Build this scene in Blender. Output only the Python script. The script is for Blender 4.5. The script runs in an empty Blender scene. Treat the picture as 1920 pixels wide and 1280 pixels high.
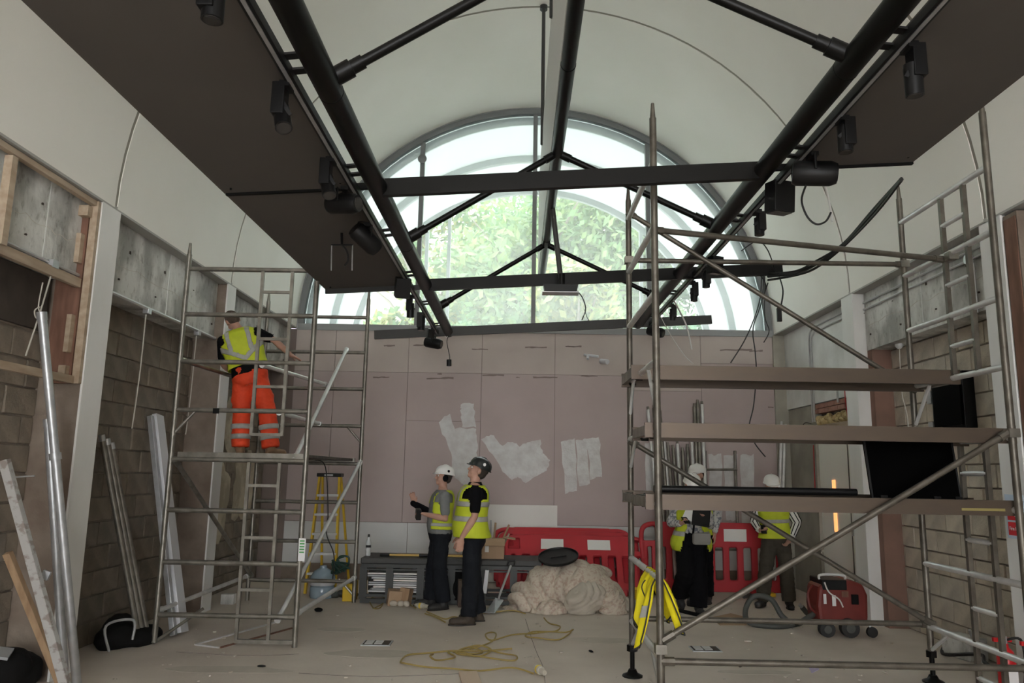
import bpy, bmesh, math, random
from mathutils import Vector, Matrix, noise
random.seed(7)
V = Vector
S = bpy.context.scene
COL = S.collection
PI = math.pi

# ------------------------------------------------------------------ camera
F_PX = 1430.0
CAM = V((0, 0, 1.65))
VPX, VPY, ROLL = 970.0, 885.0, 0.0175
_c, _s = math.cos(ROLL), math.sin(ROLL)
_u = (VPX - 960) * _c + (VPY - 640) * _s
_v = (VPY - 640) * _c - (VPX - 960) * _s
_d = V((_u, -_v, F_PX)).normalized()
_a = math.asin(_d.x)
_p = math.acos(_d.z / math.cos(_a))
_R = V((math.cos(_a), math.sin(_a), 0))
FW = V((-math.sin(_a) * math.cos(_p), math.cos(_a) * math.cos(_p), math.sin(_p)))
_U = _R.cross(FW)
IR = _c * _R + _s * _U
ID = _s * _R - _c * _U
cam_d = bpy.data.cameras.new('camera')
cam_d.sensor_width = 36.0
cam_d.lens = F_PX / 1920.0 * 36.0
cam_d.clip_start = 0.05
cam_d.clip_end = 300
cam = bpy.data.objects.new('camera', cam_d)
COL.objects.link(cam)
rm = Matrix((IR, -ID, -FW)).transposed()
cam.matrix_world = Matrix.Translation(CAM) @ rm.to_4x4()
S.camera = cam

def ray(x, y): return (x - 960) / F_PX * IR + (y - 640) / F_PX * ID + FW
def atX(x, y, X): r = ray(x, y); return CAM + r * ((X - CAM.x) / r.x)
def atY(x, y, Y): r = ray(x, y); return CAM + r * ((Y - CAM.y) / r.y)
def atZ(x, y, Z=0.0): r = ray(x, y); return CAM + r * ((Z - CAM.z) / r.z)

# ------------------------------------------------------------------ light
S.view_settings.view_transform = 'Standard'
S.view_settings.look = 'None'
S.view_settings.gamma = 1.0
S.view_settings.use_curve_mapping = False
S.view_settings.exposure = EXPOSURE = 3.68
world = bpy.data.worlds.new('overcast_sky')
S.world = world
world.use_nodes = True
bg = world.node_tree.nodes['Background']
bg.inputs[0].default_value = (0.97, 0.985, 1.0, 1)
bg.inputs[1].default_value = 1.0

def area(name, loc, rot, sx, sy, power, col=(1, 1, 1)):
    l = bpy.data.lights.new(name, 'AREA')
    l.shape = 'RECTANGLE'; l.size = sx; l.size_y = sy
    l.energy = power; l.color = col
    o = bpy.data.objects.new(name, l)
    o.location = loc; o.rotation_euler = rot
    COL.objects.link(o)
    return o
# added fill lamp far behind the camera, set in the invented rear opening
area('rear_fill', (0.235, -6.3, 4.9), (math.radians(82), 0, 0), 6.2, 4.2, 6, (1, 0.95, 0.88))

# ------------------------------------------------------------------ materials
MATS = {}
def M(name, col, rough=0.6, metal=0.0, col2=None, scale=4.0, bump=0.0, bscale=None, stretch=(1, 1, 1), detail=4.0, spec=0.5, lo=0.35, hi=0.65, trans=0.0):
    m = bpy.data.materials.new(name); m.use_nodes = True
    nt = m.node_tree; N = nt.nodes; L = nt.links
    b = N['Principled BSDF']
    b.inputs['Base Color'].default_value = (*col, 1)
    b.inputs['Roughness'].default_value = rough
    b.inputs['Metallic'].default_value = metal
    b.inputs['Specular IOR Level'].default_value = spec
    if col2 or bump:
        tc = N.new('ShaderNodeTexCoord'); mp = N.new('ShaderNodeMapping')
        mp.inputs['Scale'].default_value = stretch
        L.new(tc.outputs['Object'], mp.inputs['Vector'])
    if col2:
        n = N.new('ShaderNodeTexNoise'); n.inputs['Scale'].default_value = scale; n.inputs['Detail'].default_value = detail
        L.new(mp.outputs[0], n.inputs['Vector'])
        r = N.new('ShaderNodeValToRGB')
        r.color_ramp.elements[0].position = lo; r.color_ramp.elements[0].color = (*col, 1)
        r.color_ramp.elements[1].position = hi; r.color_ramp.elements[1].color = (*col2, 1)
        L.new(n.outputs['Fac'], r.inputs['Fac']); L.new(r.outputs['Color'], b.inputs['Base Color'])
    if bump:
        n2 = N.new('ShaderNodeTexNoise'); n2.inputs['Scale'].default_value = bscale or scale * 4; n2.inputs['Detail'].default_value = 5
        L.new(mp.outputs[0], n2.inputs['Vector'])
        bp = N.new('ShaderNodeBump'); bp.inputs['Strength'].default_value = bump; bp.inputs['Distance'].default_value = 0.02
        L.new(n2.outputs['Fac'], bp.inputs['Height']); L.new(bp.outputs[0], b.inputs['Normal'])
    MATS[name] = m
    return m

def translucent(name, col, tcol, fac):
    m = M(name, col, 0.7)
    nt = m.node_tree; N = nt.nodes; L = nt.links
    t = N.new('ShaderNodeBsdfTranslucent'); t.inputs[0].default_value = (*tcol, 1)
    mx = N.new('ShaderNodeMixShader'); mx.inputs[0].default_value = fac
    L.new(N['Principled BSDF'].outputs[0], mx.inputs[1]); L.new(t.outputs[0], mx.inputs[2])
    L.new(mx.outputs[0], N['Material Output'].inputs[0])
    return m

vault_m = M('vault_paint', (0.84, 0.82, 0.765), 0.75, col2=(0.80, 0.78, 0.72), scale=0.8, bump=0.04, bscale=3)
seam_m = M('vault_seam', (0.30, 0.28, 0.235), 0.8)
frame_m = M('window_aluminium', (0.20, 0.21, 0.215), 0.45, 0.2)
frame2_m = M('canopy_rib_paint', (0.30, 0.325, 0.33), 0.5)
canopy_m = translucent('canopy_fabric', (0.80, 0.81, 0.80), (0.40, 0.42, 0.415), 0.5)
sill_m = M('sill_paint', (0.30, 0.31, 0.31), 0.5)
block_m = [M('block_%d' % i, c, 0.9, col2=tuple(k * 0.72 for k in c), scale=5, bump=0.5, bscale=30) for i, c in enumerate([(0.275, 0.23, 0.18), (0.25, 0.21, 0.165), (0.305, 0.255, 0.20), (0.265, 0.23, 0.188)])]
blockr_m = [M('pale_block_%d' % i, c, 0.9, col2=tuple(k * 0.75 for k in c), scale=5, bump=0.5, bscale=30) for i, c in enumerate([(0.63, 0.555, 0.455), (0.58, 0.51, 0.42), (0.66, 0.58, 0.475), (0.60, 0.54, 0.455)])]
mortar_m = M('mortar', (0.25, 0.215, 0.175), 0.95, col2=(0.18, 0.15, 0.12), scale=8, bump=0.5)
conc_m = M('cast_concrete', (0.70, 0.695, 0.66), 0.85, col2=(0.36, 0.355, 0.33), scale=3.4, bump=0.5, bscale=16, stretch=(1, 1, 0.55), detail=12, lo=0.42, hi=0.62)
conc2_m = M('pale_concrete', (0.82, 0.82, 0.80), 0.85, col2=(0.68, 0.68, 0.655), scale=2.2, bump=0.2, bscale=14, detail=8)
# formwork concrete: blotches, fine pits and pale drips
_nt = conc_m.node_tree; _N = _nt.nodes; _L = _nt.links; _pb = _N['Principled BSDF']
_src = _pb.inputs['Base Color'].links[0].from_socket
_mp = [n for n in _N if n.type == 'MAPPING'][0]
_n2 = _N.new('ShaderNodeTexNoise'); _n2.inputs['Scale'].default_value = 22; _n2.inputs['Detail'].default_value = 8; _L.new(_mp.outputs[0], _n2.inputs['Vector'])
_r2 = _N.new('ShaderNodeValToRGB'); _r2.color_ramp.elements[0].position = 0.30; _r2.color_ramp.elements[0].color = (0.68, 0.67, 0.65, 1); _r2.color_ramp.elements[1].position = 0.44; _r2.color_ramp.elements[1].color = (1, 1, 1, 1)
_L.new(_n2.outputs['Fac'], _r2.inputs['Fac'])
_mx = _N.new('ShaderNodeMixRGB'); _mx.blend_type = 'MULTIPLY'; _mx.inputs[0].default_value = 1.0
_L.new(_src, _mx.inputs[1]); _L.new(_r2.outputs[0], _mx.inputs[2]); _L.new(_mx.outputs[0], _pb.inputs['Base Color'])
soffit_m = M('cornice_soffit', (0.40, 0.39, 0.36), 0.8)
column_m = M('column_paint', (0.84, 0.835, 0.82), 0.7, col2=(0.74, 0.73, 0.70), scale=1.6, stretch=(1, 1, 0.4))
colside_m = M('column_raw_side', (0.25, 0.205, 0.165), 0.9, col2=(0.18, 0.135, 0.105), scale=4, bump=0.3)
redside_m = M('red_brown_plaster', (0.27, 0.155, 0.12), 0.9, col2=(0.21, 0.13, 0.10), scale=3)
board_m = M('plasterboard_pink', (0.50, 0.415, 0.40), 0.85, col2=(0.455, 0.375, 0.36), scale=1.3)
board2_m = M('plasterboard_buff', (0.56, 0.49, 0.45), 0.85, col2=(0.50, 0.43, 0.40), scale=1.3)
boardgap_m = M('board_joint', (0.25, 0.2, 0.18), 0.9)
plaster_m = M('plaster_skim', (0.70, 0.70, 0.69), 0.8, col2=(0.60, 0.58, 0.57), scale=9, bump=0.4, bscale=22)
whiteboard_m = M('white_board', (0.66, 0.66, 0.65), 0.6, col2=(0.60, 0.60, 0.59), scale=1.2)
whiteboard2_m = M('cream_sheet', (0.74, 0.72, 0.68), 0.6)
floor_m = M('screed', (0.68, 0.605, 0.53), 0.8, col2=(0.565, 0.495, 0.43), scale=1.1, bump=0.12, bscale=18, detail=9)
stain_m = M('floor_stain', (0.555, 0.50, 0.43), 0.85, col2=(0.50, 0.45, 0.385), scale=6)
crack_m = M('floor_crack', (0.16, 0.14, 0.12), 0.95)
steel_m = M('dark_truss_paint', (0.005, 0.0048, 0.0044), 0.36, 0.0, spec=0.16)
steelg_m = M('grey_truss_paint', (0.045, 0.045, 0.043), 0.45, 0.0, spec=0.3)
panel_m = M('acoustic_panel', (0.098, 0.088, 0.08), 0.75, col2=(0.09, 0.08, 0.073), scale=1.5)
panelw_m = M('fin_paint', (0.62, 0.62, 0.60), 0.5)
black_m = M('black_plastic', (0.007, 0.007, 0.0075), 0.45, spec=0.3)
blackm_m = M('black_matt', (0.008, 0.008, 0.008), 0.9, spec=0.2)
screen_m = M('screen_gloss', (0.0015, 0.0015, 0.0015), 0.6, spec=0.02)
lens_m = M('lens_glass', (0.035, 0.032, 0.03), 0.25)
alu_m = M('scaffold_aluminium', (0.29, 0.275, 0.24), 0.42, 0.7, col2=(0.19, 0.175, 0.15), scale=9, bump=0.08, bscale=60)
alud_m = M('dark_aluminium', (0.175, 0.158, 0.132), 0.45, 0.6, col2=(0.11, 0.097, 0.08), scale=9, bump=0.08, bscale=60)  # darker aluminium for the right tower's posts, stiles and braces
alub_m = M('bright_aluminium', (0.74, 0.74, 0.73), 0.38, 0.35, col2=(0.60, 0.60, 0.59), scale=8)
aluedge_m = M('beam_brown_reflection', (0.11, 0.082, 0.06), 0.45, 0.5, col2=(0.10, 0.075, 0.058), scale=5, stretch=(1, 3, 3))  # aluminium deck beams, their brown reflection put into the colour
deck_m = M('deck_ply', (0.10, 0.082, 0.068), 0.8, col2=(0.065, 0.055, 0.047), scale=6, stretch=(0.4, 3, 3))
galv_m = M('galvanised', (0.52, 0.53, 0.54), 0.4, 0.6, col2=(0.42, 0.43, 0.44), scale=12)
wood_m = M('new_softwood', (0.48, 0.385, 0.285), 0.75, col2=(0.38, 0.285, 0.20), scale=3, stretch=(6, 1, 6))
wood2_m = M('old_wood', (0.40, 0.27, 0.16), 0.8, col2=(0.30, 0.19, 0.11), scale=3, stretch=(6, 6, 1))
woodr_m = M('dark_red_timber', (0.22, 0.11, 0.075), 0.8, col2=(0.15, 0.075, 0.05), scale=3, stretch=(6, 6, 1))
markedt_m = M('primed_timber', (0.42, 0.41, 0.395), 0.7, col2=(0.27, 0.235, 0.21), scale=14, lo=0.52, hi=0.62, stretch=(1, 1, 1.5))
whitetrunk_m = M('white_trunking', (0.66, 0.67, 0.70), 0.4)
rope_m = M('pull_cord', (0.55, 0.52, 0.46), 0.8)
conduit_m = M('steel_conduit', (0.56, 0.56, 0.56), 0.4, 0.6)
brick_m = M('red_brick', (0.42, 0.22, 0.17), 0.9, col2=(0.33, 0.17, 0.13), scale=8, bump=0.3)
foam_m = M('insulation_foam', (0.68, 0.55, 0.30), 0.95, col2=(0.50, 0.36, 0.17), scale=14, bump=0.8, bscale=25)
door_m = M('door_paint', (0.89, 0.88, 0.81), 0.5)
red_m = M('barrier_red', (0.52, 0.028, 0.042), 0.5, col2=(0.44, 0.024, 0.035), scale=2)
reflw_m = M('white_reflective', (0.78, 0.77, 0.74), 0.5)
cloth_m = M('dust_sheet', (0.56, 0.49, 0.40), 0.9, col2=(0.46, 0.35, 0.285), scale=26, bump=0.3, bscale=50, lo=0.48, hi=0.62, detail=8)
clothplain_m = M('dust_sheet_lining', (0.55, 0.50, 0.42), 0.9, col2=(0.47, 0.42, 0.35), scale=4, bump=0.3, bscale=25)
hiviz_m = M('hi_vis_yellow', (0.58, 0.66, 0.03), 0.7, col2=(0.48, 0.56, 0.02), scale=7, bump=0.3, bscale=14)
hivizy_m = M('warm_yellow_vest', (0.86, 0.74, 0.01), 0.7, col2=(0.75, 0.63, 0.01), scale=7, bump=0.25, bscale=14)
tape_m = M('reflective_tape', (0.40, 0.40, 0.37), 0.5, col2=(0.34, 0.34, 0.31), scale=20)
piping_m = M('black_piping', (0.02, 0.02, 0.02), 0.8)
orange_m = M('hi_vis_orange', (0.86, 0.075, 0.018), 0.75, col2=(0.70, 0.055, 0.014), scale=6, bump=0.5, bscale=9)
navy_m = M('navy_work_cloth', (0.009, 0.0105, 0.014), 0.9, spec=0.2, col2=(0.013, 0.015, 0.019), scale=6, bump=0.4, bscale=12)
blackc_m = M('black_cloth', (0.0055, 0.0055, 0.0068), 0.95, spec=0.15, bump=0.4, bscale=10)
olive_m = M('olive_trousers', (0.055, 0.046, 0.033), 0.85, col2=(0.045, 0.038, 0.027), scale=6, bump=0.4, bscale=10)
greyt_m = M('grey_tee', (0.20, 0.205, 0.205), 0.9, col2=(0.165, 0.17, 0.17), scale=6, bump=0.35, bscale=11)
lightshirt_m = M('pale_patterned_shirt', (0.55, 0.54, 0.53), 0.9, col2=(0.18, 0.19, 0.22), scale=28, bump=0.2, lo=0.5, hi=0.58)
skin_m = M('skin', (0.52, 0.30, 0.225), 0.55, col2=(0.47, 0.26, 0.19), scale=12)
hair_m = M('dark_brown_hair', (0.035, 0.024, 0.018), 0.7, bump=0.5, bscale=60)
hairl_m = M('short_brown_hair', (0.075, 0.05, 0.036), 0.75, bump=0.5, bscale=70)
white_m = M('helmet_white', (0.80, 0.79, 0.76), 0.35)
helmb_m = M('helmet_black', (0.022, 0.026, 0.026), 0.25)
boot_m = M('brown_boot_leather', (0.05, 0.036, 0.026), 0.65, col2=(0.068, 0.052, 0.038), scale=9)
bootb_m = M('black_boot_leather', (0.022, 0.022, 0.023), 0.6, col2=(0.035, 0.034, 0.033), scale=9)
sole_m = M('boot_sole', (0.03, 0.026, 0.022), 0.8)
tan_m = M('tan_work_boot', (0.26, 0.16, 0.09), 0.75)
eye_m = M('eye_white', (0.7, 0.7, 0.68), 0.3)
iris_m = M('iris', (0.03, 0.02, 0.015), 0.2)
bag_m = M('grey_bag', (0.25, 0.24, 0.22), 0.8, bump=0.3, bscale=14)
paper_m = M('paper', (0.78, 0.78, 0.76), 0.7)
card_m = M('cardboard', (0.42, 0.29, 0.18), 0.85, col2=(0.36, 0.24, 0.15), scale=5)
yellowf_m = M('fibreglass_yellow', (0.70, 0.46, 0.015), 0.5)
broom_m = M('yellow_pole', (0.66, 0.45, 0.12), 0.5)
benchm_m = M('dark_metal_frame', (0.04, 0.042, 0.04), 0.5, 0.3)
benchp_m = M('dark_worktop', (0.045, 0.045, 0.043), 0.6)
sheet_m = M('stacked_sheet_white', (0.60, 0.61, 0.61), 0.5)
sheetg_m = M('stacked_sheet_grey', (0.33, 0.34, 0.35), 0.5)
cable_m = M('yellow_cable', (0.34, 0.25, 0.075), 0.6)
cableb_m = M('black_cable', (0.015, 0.015, 0.015), 0.6)
cablew_m = M('white_cable', (0.70, 0.69, 0.66), 0.6)
plug_m = M('site_plug', (0.55, 0.52, 0.47), 0.5, col2=(0.42, 0.38, 0.30), scale=20)
plugy_m = M('site_plug_yellow', (0.75, 0.55, 0.05), 0.5)
hose_m = M('grey_hose', (0.065, 0.068, 0.062), 0.6)
vac_m = M('vacuum_red', (0.19, 0.026, 0.02), 0.5, col2=(0.15, 0.02, 0.016), scale=5)
rubber_m = M('rubber', (0.02, 0.02, 0.02), 0.7)
green_m = M('dark_green_cable', (0.012, 0.05, 0.035), 0.5)
water_m = M('clear_blue_plastic', (0.28, 0.36, 0.42), 0.15)
ext_m = M('extinguisher_red', (0.55, 0.015, 0.02), 0.35)
signred_m = M('sign_red', (0.62, 0.02, 0.03), 0.5)
signw_m = M('sign_white', (0.80, 0.80, 0.80), 0.5)
signb_m = M('sign_pale_blue', (0.55, 0.66, 0.78), 0.5)
tagg_m = M('tag_green', (0.08, 0.35, 0.10), 0.5)
stone_m = M('pale_stone', (0.52, 0.47, 0.42), 0.85, col2=(0.42, 0.36, 0.31), scale=1.2, bump=0.3)
stoned_m = M('grey_stone', (0.36, 0.36, 0.37), 0.85, col2=(0.28, 0.28, 0.29), scale=1.6)
farwin_m = M('far_window_glass', (0.12, 0.15, 0.18), 0.15)
bark_m = M('bark', (0.13, 0.11, 0.09), 0.9)
ground_m = M('outdoor_paving', (0.40, 0.40, 0.38), 0.85, col2=(0.32, 0.33, 0.30), scale=0.8)
leaf_m = [translucent('leaf_%d' % i, c, t, 0.45) for i, (c, t) in enumerate([((0.11, 0.185, 0.08), (0.14, 0.235, 0.09)), ((0.145, 0.205, 0.08), (0.19, 0.265, 0.09)), ((0.075, 0.15, 0.08), (0.105, 0.20, 0.09)), ((0.22, 0.235, 0.08), (0.28, 0.29, 0.09))])]
paintg_m = M('pale_green_wall', (0.42, 0.40, 0.34), 0.85, col2=(0.32, 0.30, 0.25), scale=2.4, bump=0.1)
cream_m = M('torn_plaster', (0.60, 0.54, 0.42), 0.85, col2=(0.42, 0.36, 0.27), scale=3.2, bump=0.3, lo=0.42, hi=0.55)
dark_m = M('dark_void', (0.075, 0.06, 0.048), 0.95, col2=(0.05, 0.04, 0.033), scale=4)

# glass: mostly clear, a little reflection and a milky film put in for haze
glass_m = bpy.data.materials.new('window_glass'); glass_m.use_nodes = True
_nt = glass_m.node_tree; _N = _nt.nodes; _L = _nt.links
for n in list(_N):
    if n.type != 'OUTPUT_MATERIAL': _N.remove(n)
_o = [n for n in _N if n.type == 'OUTPUT_MATERIAL'][0]
_t = _N.new('ShaderNodeBsdfTransparent'); _t.inputs[0].default_value = (0.93, 0.97, 0.96, 1)
_g = _N.new('ShaderNodeBsdfGlossy'); _g.inputs['Roughness'].default_value = 0.03; _g.inputs[0].default_value = (0.9, 0.95, 0.95, 1)
_df = _N.new('ShaderNodeBsdfTranslucent'); _df.inputs[0].default_value = (0.9, 0.93, 0.93, 1)
_fr = _N.new('ShaderNodeFresnel'); _fr.inputs[0].default_value = 1.35
_m1 = _N.new('ShaderNodeMixShader'); _m2 = _N.new('ShaderNodeMixShader'); _m2.inputs[0].default_value = 0.17
_L.new(_fr.outputs[0], _m1.inputs[0]); _L.new(_t.outputs[0], _m1.inputs[1]); _L.new(_g.outputs[0], _m1.inputs[2])
_L.new(_m1.outputs[0], _m2.inputs[1]); _L.new(_df.outputs[0], _m2.inputs[2]); _L.new(_m2.outputs[0], _o.inputs[0])
clear_m = bpy.data.materials.new('clear_plastic'); clear_m.use_nodes = True
_b = clear_m.node_tree.nodes['Principled BSDF']
_b.inputs['Base Color'].default_value = (0.75, 0.78, 0.78, 1); _b.inputs['Roughness'].default_value = 0.1; _b.inputs['Alpha'].default_value = 0.45
amber_m = bpy.data.materials.new('lit_vision_glass'); amber_m.use_nodes = True
_b = amber_m.node_tree.nodes['Principled BSDF']
_b.inputs['Base Color'].default_value = (0.6, 0.3, 0.15, 1)
_b.inputs['Emission Color'].default_value = (1.0, 0.36, 0.12, 1); _b.inputs['Emission Strength'].default_value = 0.12

# ------------------------------------------------------------------ mesh helpers
ROOT = {}
def rotm(ax, ay, az): return (Matrix.Rotation(az, 3, 'Z') @ Matrix.Rotation(ay, 3, 'Y') @ Matrix.Rotation(ax, 3, 'X'))

class MB:
    def __init__(s): s.v = []; s.f = []; s.s = []
    def add(s, vs, fs, sm=False):
        o = len(s.v); s.v += [V(p) for p in vs]
        s.f += [tuple(i + o for i in f) for f in fs]
        s.s += ([sm] * len(fs) if isinstance(sm, bool) else list(sm))
        return s
    def box(s, c, size, rot=None):
        c = V(c); hx, hy, hz = size[0] / 2, size[1] / 2, size[2] / 2
        vs = [V((x, y, z)) for z in (-hz, hz) for x, y in ((-hx, -hy), (hx, -hy), (hx, hy), (-hx, hy))]
        if rot is not None: vs = [rot @ p for p in vs]
        return s.add([p + c for p in vs], [(3, 2, 1, 0), (4, 5, 6, 7), (0, 1, 5, 4), (1, 2, 6, 5), (2, 3, 7, 6), (3, 0, 4, 7)])
    def span(s, x0, x1, y0, y1, z0, z1):
        return s.box(((x0 + x1) / 2, (y0 + y1) / 2, (z0 + z1) / 2), (abs(x1 - x0), abs(y1 - y0), abs(z1 - z0)))
    def beam(s, p0, p1, w, h, up=V((0, 0, 1))):
        p0, p1 = V(p0), V(p1); d = (p1 - p0); l = d.length; d.normalize()
        up = V(up)
        if abs(d.dot(up)) > 0.98: up = V((0, 1, 0))
        x = d.cross(up).normalized(); z = x.cross(d)
        R = Matrix((x, d, z)).transposed()
        return s.box((p0 + p1) / 2, (w, l, h), R)
    def path(s, pts, r, n=8, cap=True):
        pts = [V(p) for p in pts]
        rs = r if isinstance(r, (list, tuple)) else [r] * len(pts)
        t0 = (pts[1] - pts[0]).normalized()
        a = t0.orthogonal().normalized(); vs = []; k = len(pts)
        for i, p in enumerate(pts):
            t = (pts[min(i + 1, k - 1)] - pts[max(i - 1, 0)])
            if t.length < 1e-9: t = t0
            t = t.normalized()
            a = (a - t * a.dot(t))
            a = a.normalized() if a.length > 1e-6 else t.orthogonal().normalized()
            b = t.cross(a)
            for j in range(n):
                q = 2 * PI * j / n
                vs.append(p + (a * math.cos(q) + b * math.sin(q)) * rs[i])
        fs = []; sm = []
        for i in range(k - 1):
            for j in range(n):
                fs.append((i * n + j, i * n + (j + 1) % n, (i + 1) * n + (j + 1) % n, (i + 1) * n + j)); sm.append(True)
        if cap:
            fs.append(tuple(range(n - 1, -1, -1))); fs.append(tuple((k - 1) * n + j for j in range(n))); sm += [False, False]
        return s.add(vs, fs, sm)
    def tube(s, p0, p1, r, r2=None, n=10): return s.path([p0, p1], [r, r if r2 is None else r2], n)
    def lathe(s, c, prof, n=20, R=None):
        c = V(c); vs = []; k = len(prof)
        for r, z in prof:
            for j in range(n):
                q = 2 * PI * j / n; p = V((r * math.cos(q), r * math.sin(q), z))
                vs.append(c + (R @ p if R is not None else p))
        fs = [(i * n + j, i * n + (j + 1) % n, (i + 1) * n + (j + 1) % n, (i + 1) * n + j) for i in range(k - 1) for j in range(n)]
        sm = [True] * len(fs)
        fs += [tuple(range(n - 1, -1, -1)), tuple((k - 1) * n + j for j in range(n))]; sm += [False, False]
        return s.add(vs, fs, sm)
    def prism(s, pts, o, ux, uy, d):
        """outline pts (u,v) in plane o+u*ux+v*uy, thickness vector d"""
        o, ux, uy, d = V(o), V(ux), V(uy), V(d); n = len(pts)
        a = [o + ux * u + uy * v for u, v in pts]
        return s.add(a + [p + d for p in a], [tuple(range(n))[::-1], tuple(range(n, 2 * n))] + [(i, (i + 1) % n, n + (i + 1) % n, n + i) for i in range(n)])
    def ball(s, c, r, R=None, nu=14, nv=9):
        c = V(c); r = (r, r, r) if not hasattr(r, '__len__') else r; vs = []; fs = []
        for i in range(nv + 1):
            th = PI * i / nv
            for j in range(nu):
                ph = 2 * PI * j / nu
                p = V((r[0] * math.sin(th) * math.cos(ph), r[1] * math.sin(th) * math.sin(ph), r[2] * math.cos(th)))
                vs.append(c + (R @ p if R is not None else p))
        for i in range(nv):
            for j in range(nu):
                fs.append((i * nu + j, (i + 1) * nu + j, (i + 1) * nu + (j + 1) % nu, i * nu + (j + 1) % nu))
        return s.add(vs, fs, True)
    def loft(s, rings, cap=True, sm=True):
        """rings: list of equal length point lists"""
        n = len(rings[0]); vs = [p for r in rings for p in r]; k = len(rings)
        fs = [(i * n + j, i * n + (j + 1) % n, (i + 1) * n + (j + 1) % n, (i + 1) * n + j) for i in range(k - 1) for j in range(n)]
        q = [sm] * len(fs)
        if cap: fs += [tuple(range(n - 1, -1, -1)), tuple((k - 1) * n + j for j in range(n))]; q += [False, False]
        return s.add(vs, fs, q)
    def mesh(s, name, off=V((0, 0, 0))):
        me = bpy.data.meshes.new(name)
        me.from_pydata([tuple(p - off) for p in s.v], [], s.f)
        me.polygons.foreach_set('use_smooth', s.s)
        me.update()
        return me
    def build(s, name, mat, parent=None, bev=0, fix=True):
        """one mesh object; a part when it has a parent, else a thing with its origin at its base"""
        if parent is None:
            lo = [min(p[i] for p in s.v) for i in range(3)]; hi = [max(p[i] for p in s.v) for i in range(3)]
            off = V(((lo[0] + hi[0]) / 2, (lo[1] + hi[1]) / 2, lo[2]))
        else: off = ROOT[parent.name]
        me = s.mesh(name, off)
        if fix:
            bm = bmesh.new(); bm.from_mesh(me); bmesh.ops.recalc_face_normals(bm, faces=bm.faces); bm.to_mesh(me); bm.free()
        if any(s.s): me.set_sharp_from_angle(angle=0.7)
        me.materials.append(mat)
        o = bpy.data.objects.new(name, me); COL.objects.link(o)
        if parent is None: o.location = off
        else: o.parent = parent
        ROOT[o.name] = off
        if bev:
            b = o.modifiers.new('bevel', 'BEVEL'); b.width = bev; b.segments = 2; b.limit_method = 'ANGLE'
        return o

def tag(o, label=None, cat=None, group=None, kind=None):
    if label: o['label'] = label
    if cat: o['category'] = cat
    if group: o['group'] = group
    if kind: o['kind'] = kind
    return o
def thing(name, loc, label, cat, group=None, kind=None, rz=0):
    o = bpy.data.objects.new(name, None); COL.objects.link(o)
    o.empty_display_size = 0.1
    o.location = loc; o.rotation_euler = (0, 0, rz); ROOT[o.name] = V(loc)
    return tag(o, label, cat, group, kind)
def local(o): ROOT[o.name] = V((0, 0, 0)); return o      # parts given in the thing's own axes
def copy_tree(o, parent=None):
    c = o.copy(); COL.objects.link(c); c.parent = parent
    for ch in list(o.children): copy_tree(ch, c)
    return c
def one(name, mb, mat, label, cat, group=None, kind=None, bev=0): return tag(mb.build(name, mat, None, bev), label, cat, group, kind)
def obj_from_mesh(name, me, mat, parent):
    me.materials.clear(); me.materials.append(mat)
    o = bpy.data.objects.new(name, me); COL.objects.link(o); o.parent = parent
    ROOT[o.name] = ROOT[parent.name]
    return o
def smooth_pts(pts, k=6):
    pts = [V(p) for p in pts]; out = []
    for i in range(len(pts) - 1):
        p0 = pts[max(i - 1, 0)]; p1 = pts[i]; p2 = pts[i + 1]; p3 = pts[min(i + 2, len(pts) - 1)]
        for j in range(k):
            t = j / k
            out.append(0.5 * ((2 * p1) + (p2 - p0) * t + (2 * p0 - 5 * p1 + 4 * p2 - p3) * t * t + (3 * p1 - p0 - 3 * p2 + p3) * t ** 3))
    return out + [pts[-1]]
def cable(pts, r, n=6, k=6): return MB().path(smooth_pts(pts, k), r, n)
def bake(mb, voxel, smooth=4, dec=None):
    """fuse overlapping closed shapes into one continuous skin"""
    me = mb.mesh('tmp'); o = bpy.data.objects.new('tmp', me); COL.objects.link(o)
    r = o.modifiers.new('r', 'REMESH'); r.mode = 'VOXEL'; r.voxel_size = voxel
    if smooth:
        sm = o.modifiers.new('s', 'SMOOTH'); sm.factor = 0.5; sm.iterations = smooth
    if dec:
        d = o.modifiers.new('d', 'DECIMATE'); d.ratio = dec
    dg = bpy.context.evaluated_depsgraph_get(); dg.update()
    out = bpy.data.meshes.new_from_object(o.evaluated_get(dg))
    bpy.data.objects.remove(o); bpy.data.meshes.remove(me)
    out.polygons.foreach_set('use_smooth', [True] * len(out.polygons))
    return out
def ruffle(me, amp, freq, seed=0, st=(1, 1, 1), ridge=False):
    ns = [v.normal.copy() for v in me.vertices]
    for v, nn in zip(me.vertices, ns):
        p = V((v.co.x * st[0] + seed * 7.3, v.co.y * st[1], v.co.z * st[2])) * freq
        a = noise.noise(p) + 0.5 * noise.noise(p * 2.1)
        if ridge:
            w = V((noise.noise(p * 0.6), noise.noise(p * 0.6 + V((9, 3, 1))), noise.noise(p * 0.6 + V((2, 8, 5))))) * 0.9
            a = 1.6 * (1 - min(1, abs(noise.noise(p + w)) * 1.7)) ** 2.2 - 0.5
        v.co += nn * (a * amp)
    me.update()
# ================================================================== THE HALL
XL, XR, ZS, YB, YR = -3.57, 4.04, 3.88, 12.0, -6.5
XC, RV = (XL + XR) / 2, (XR - XL) / 2

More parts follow.
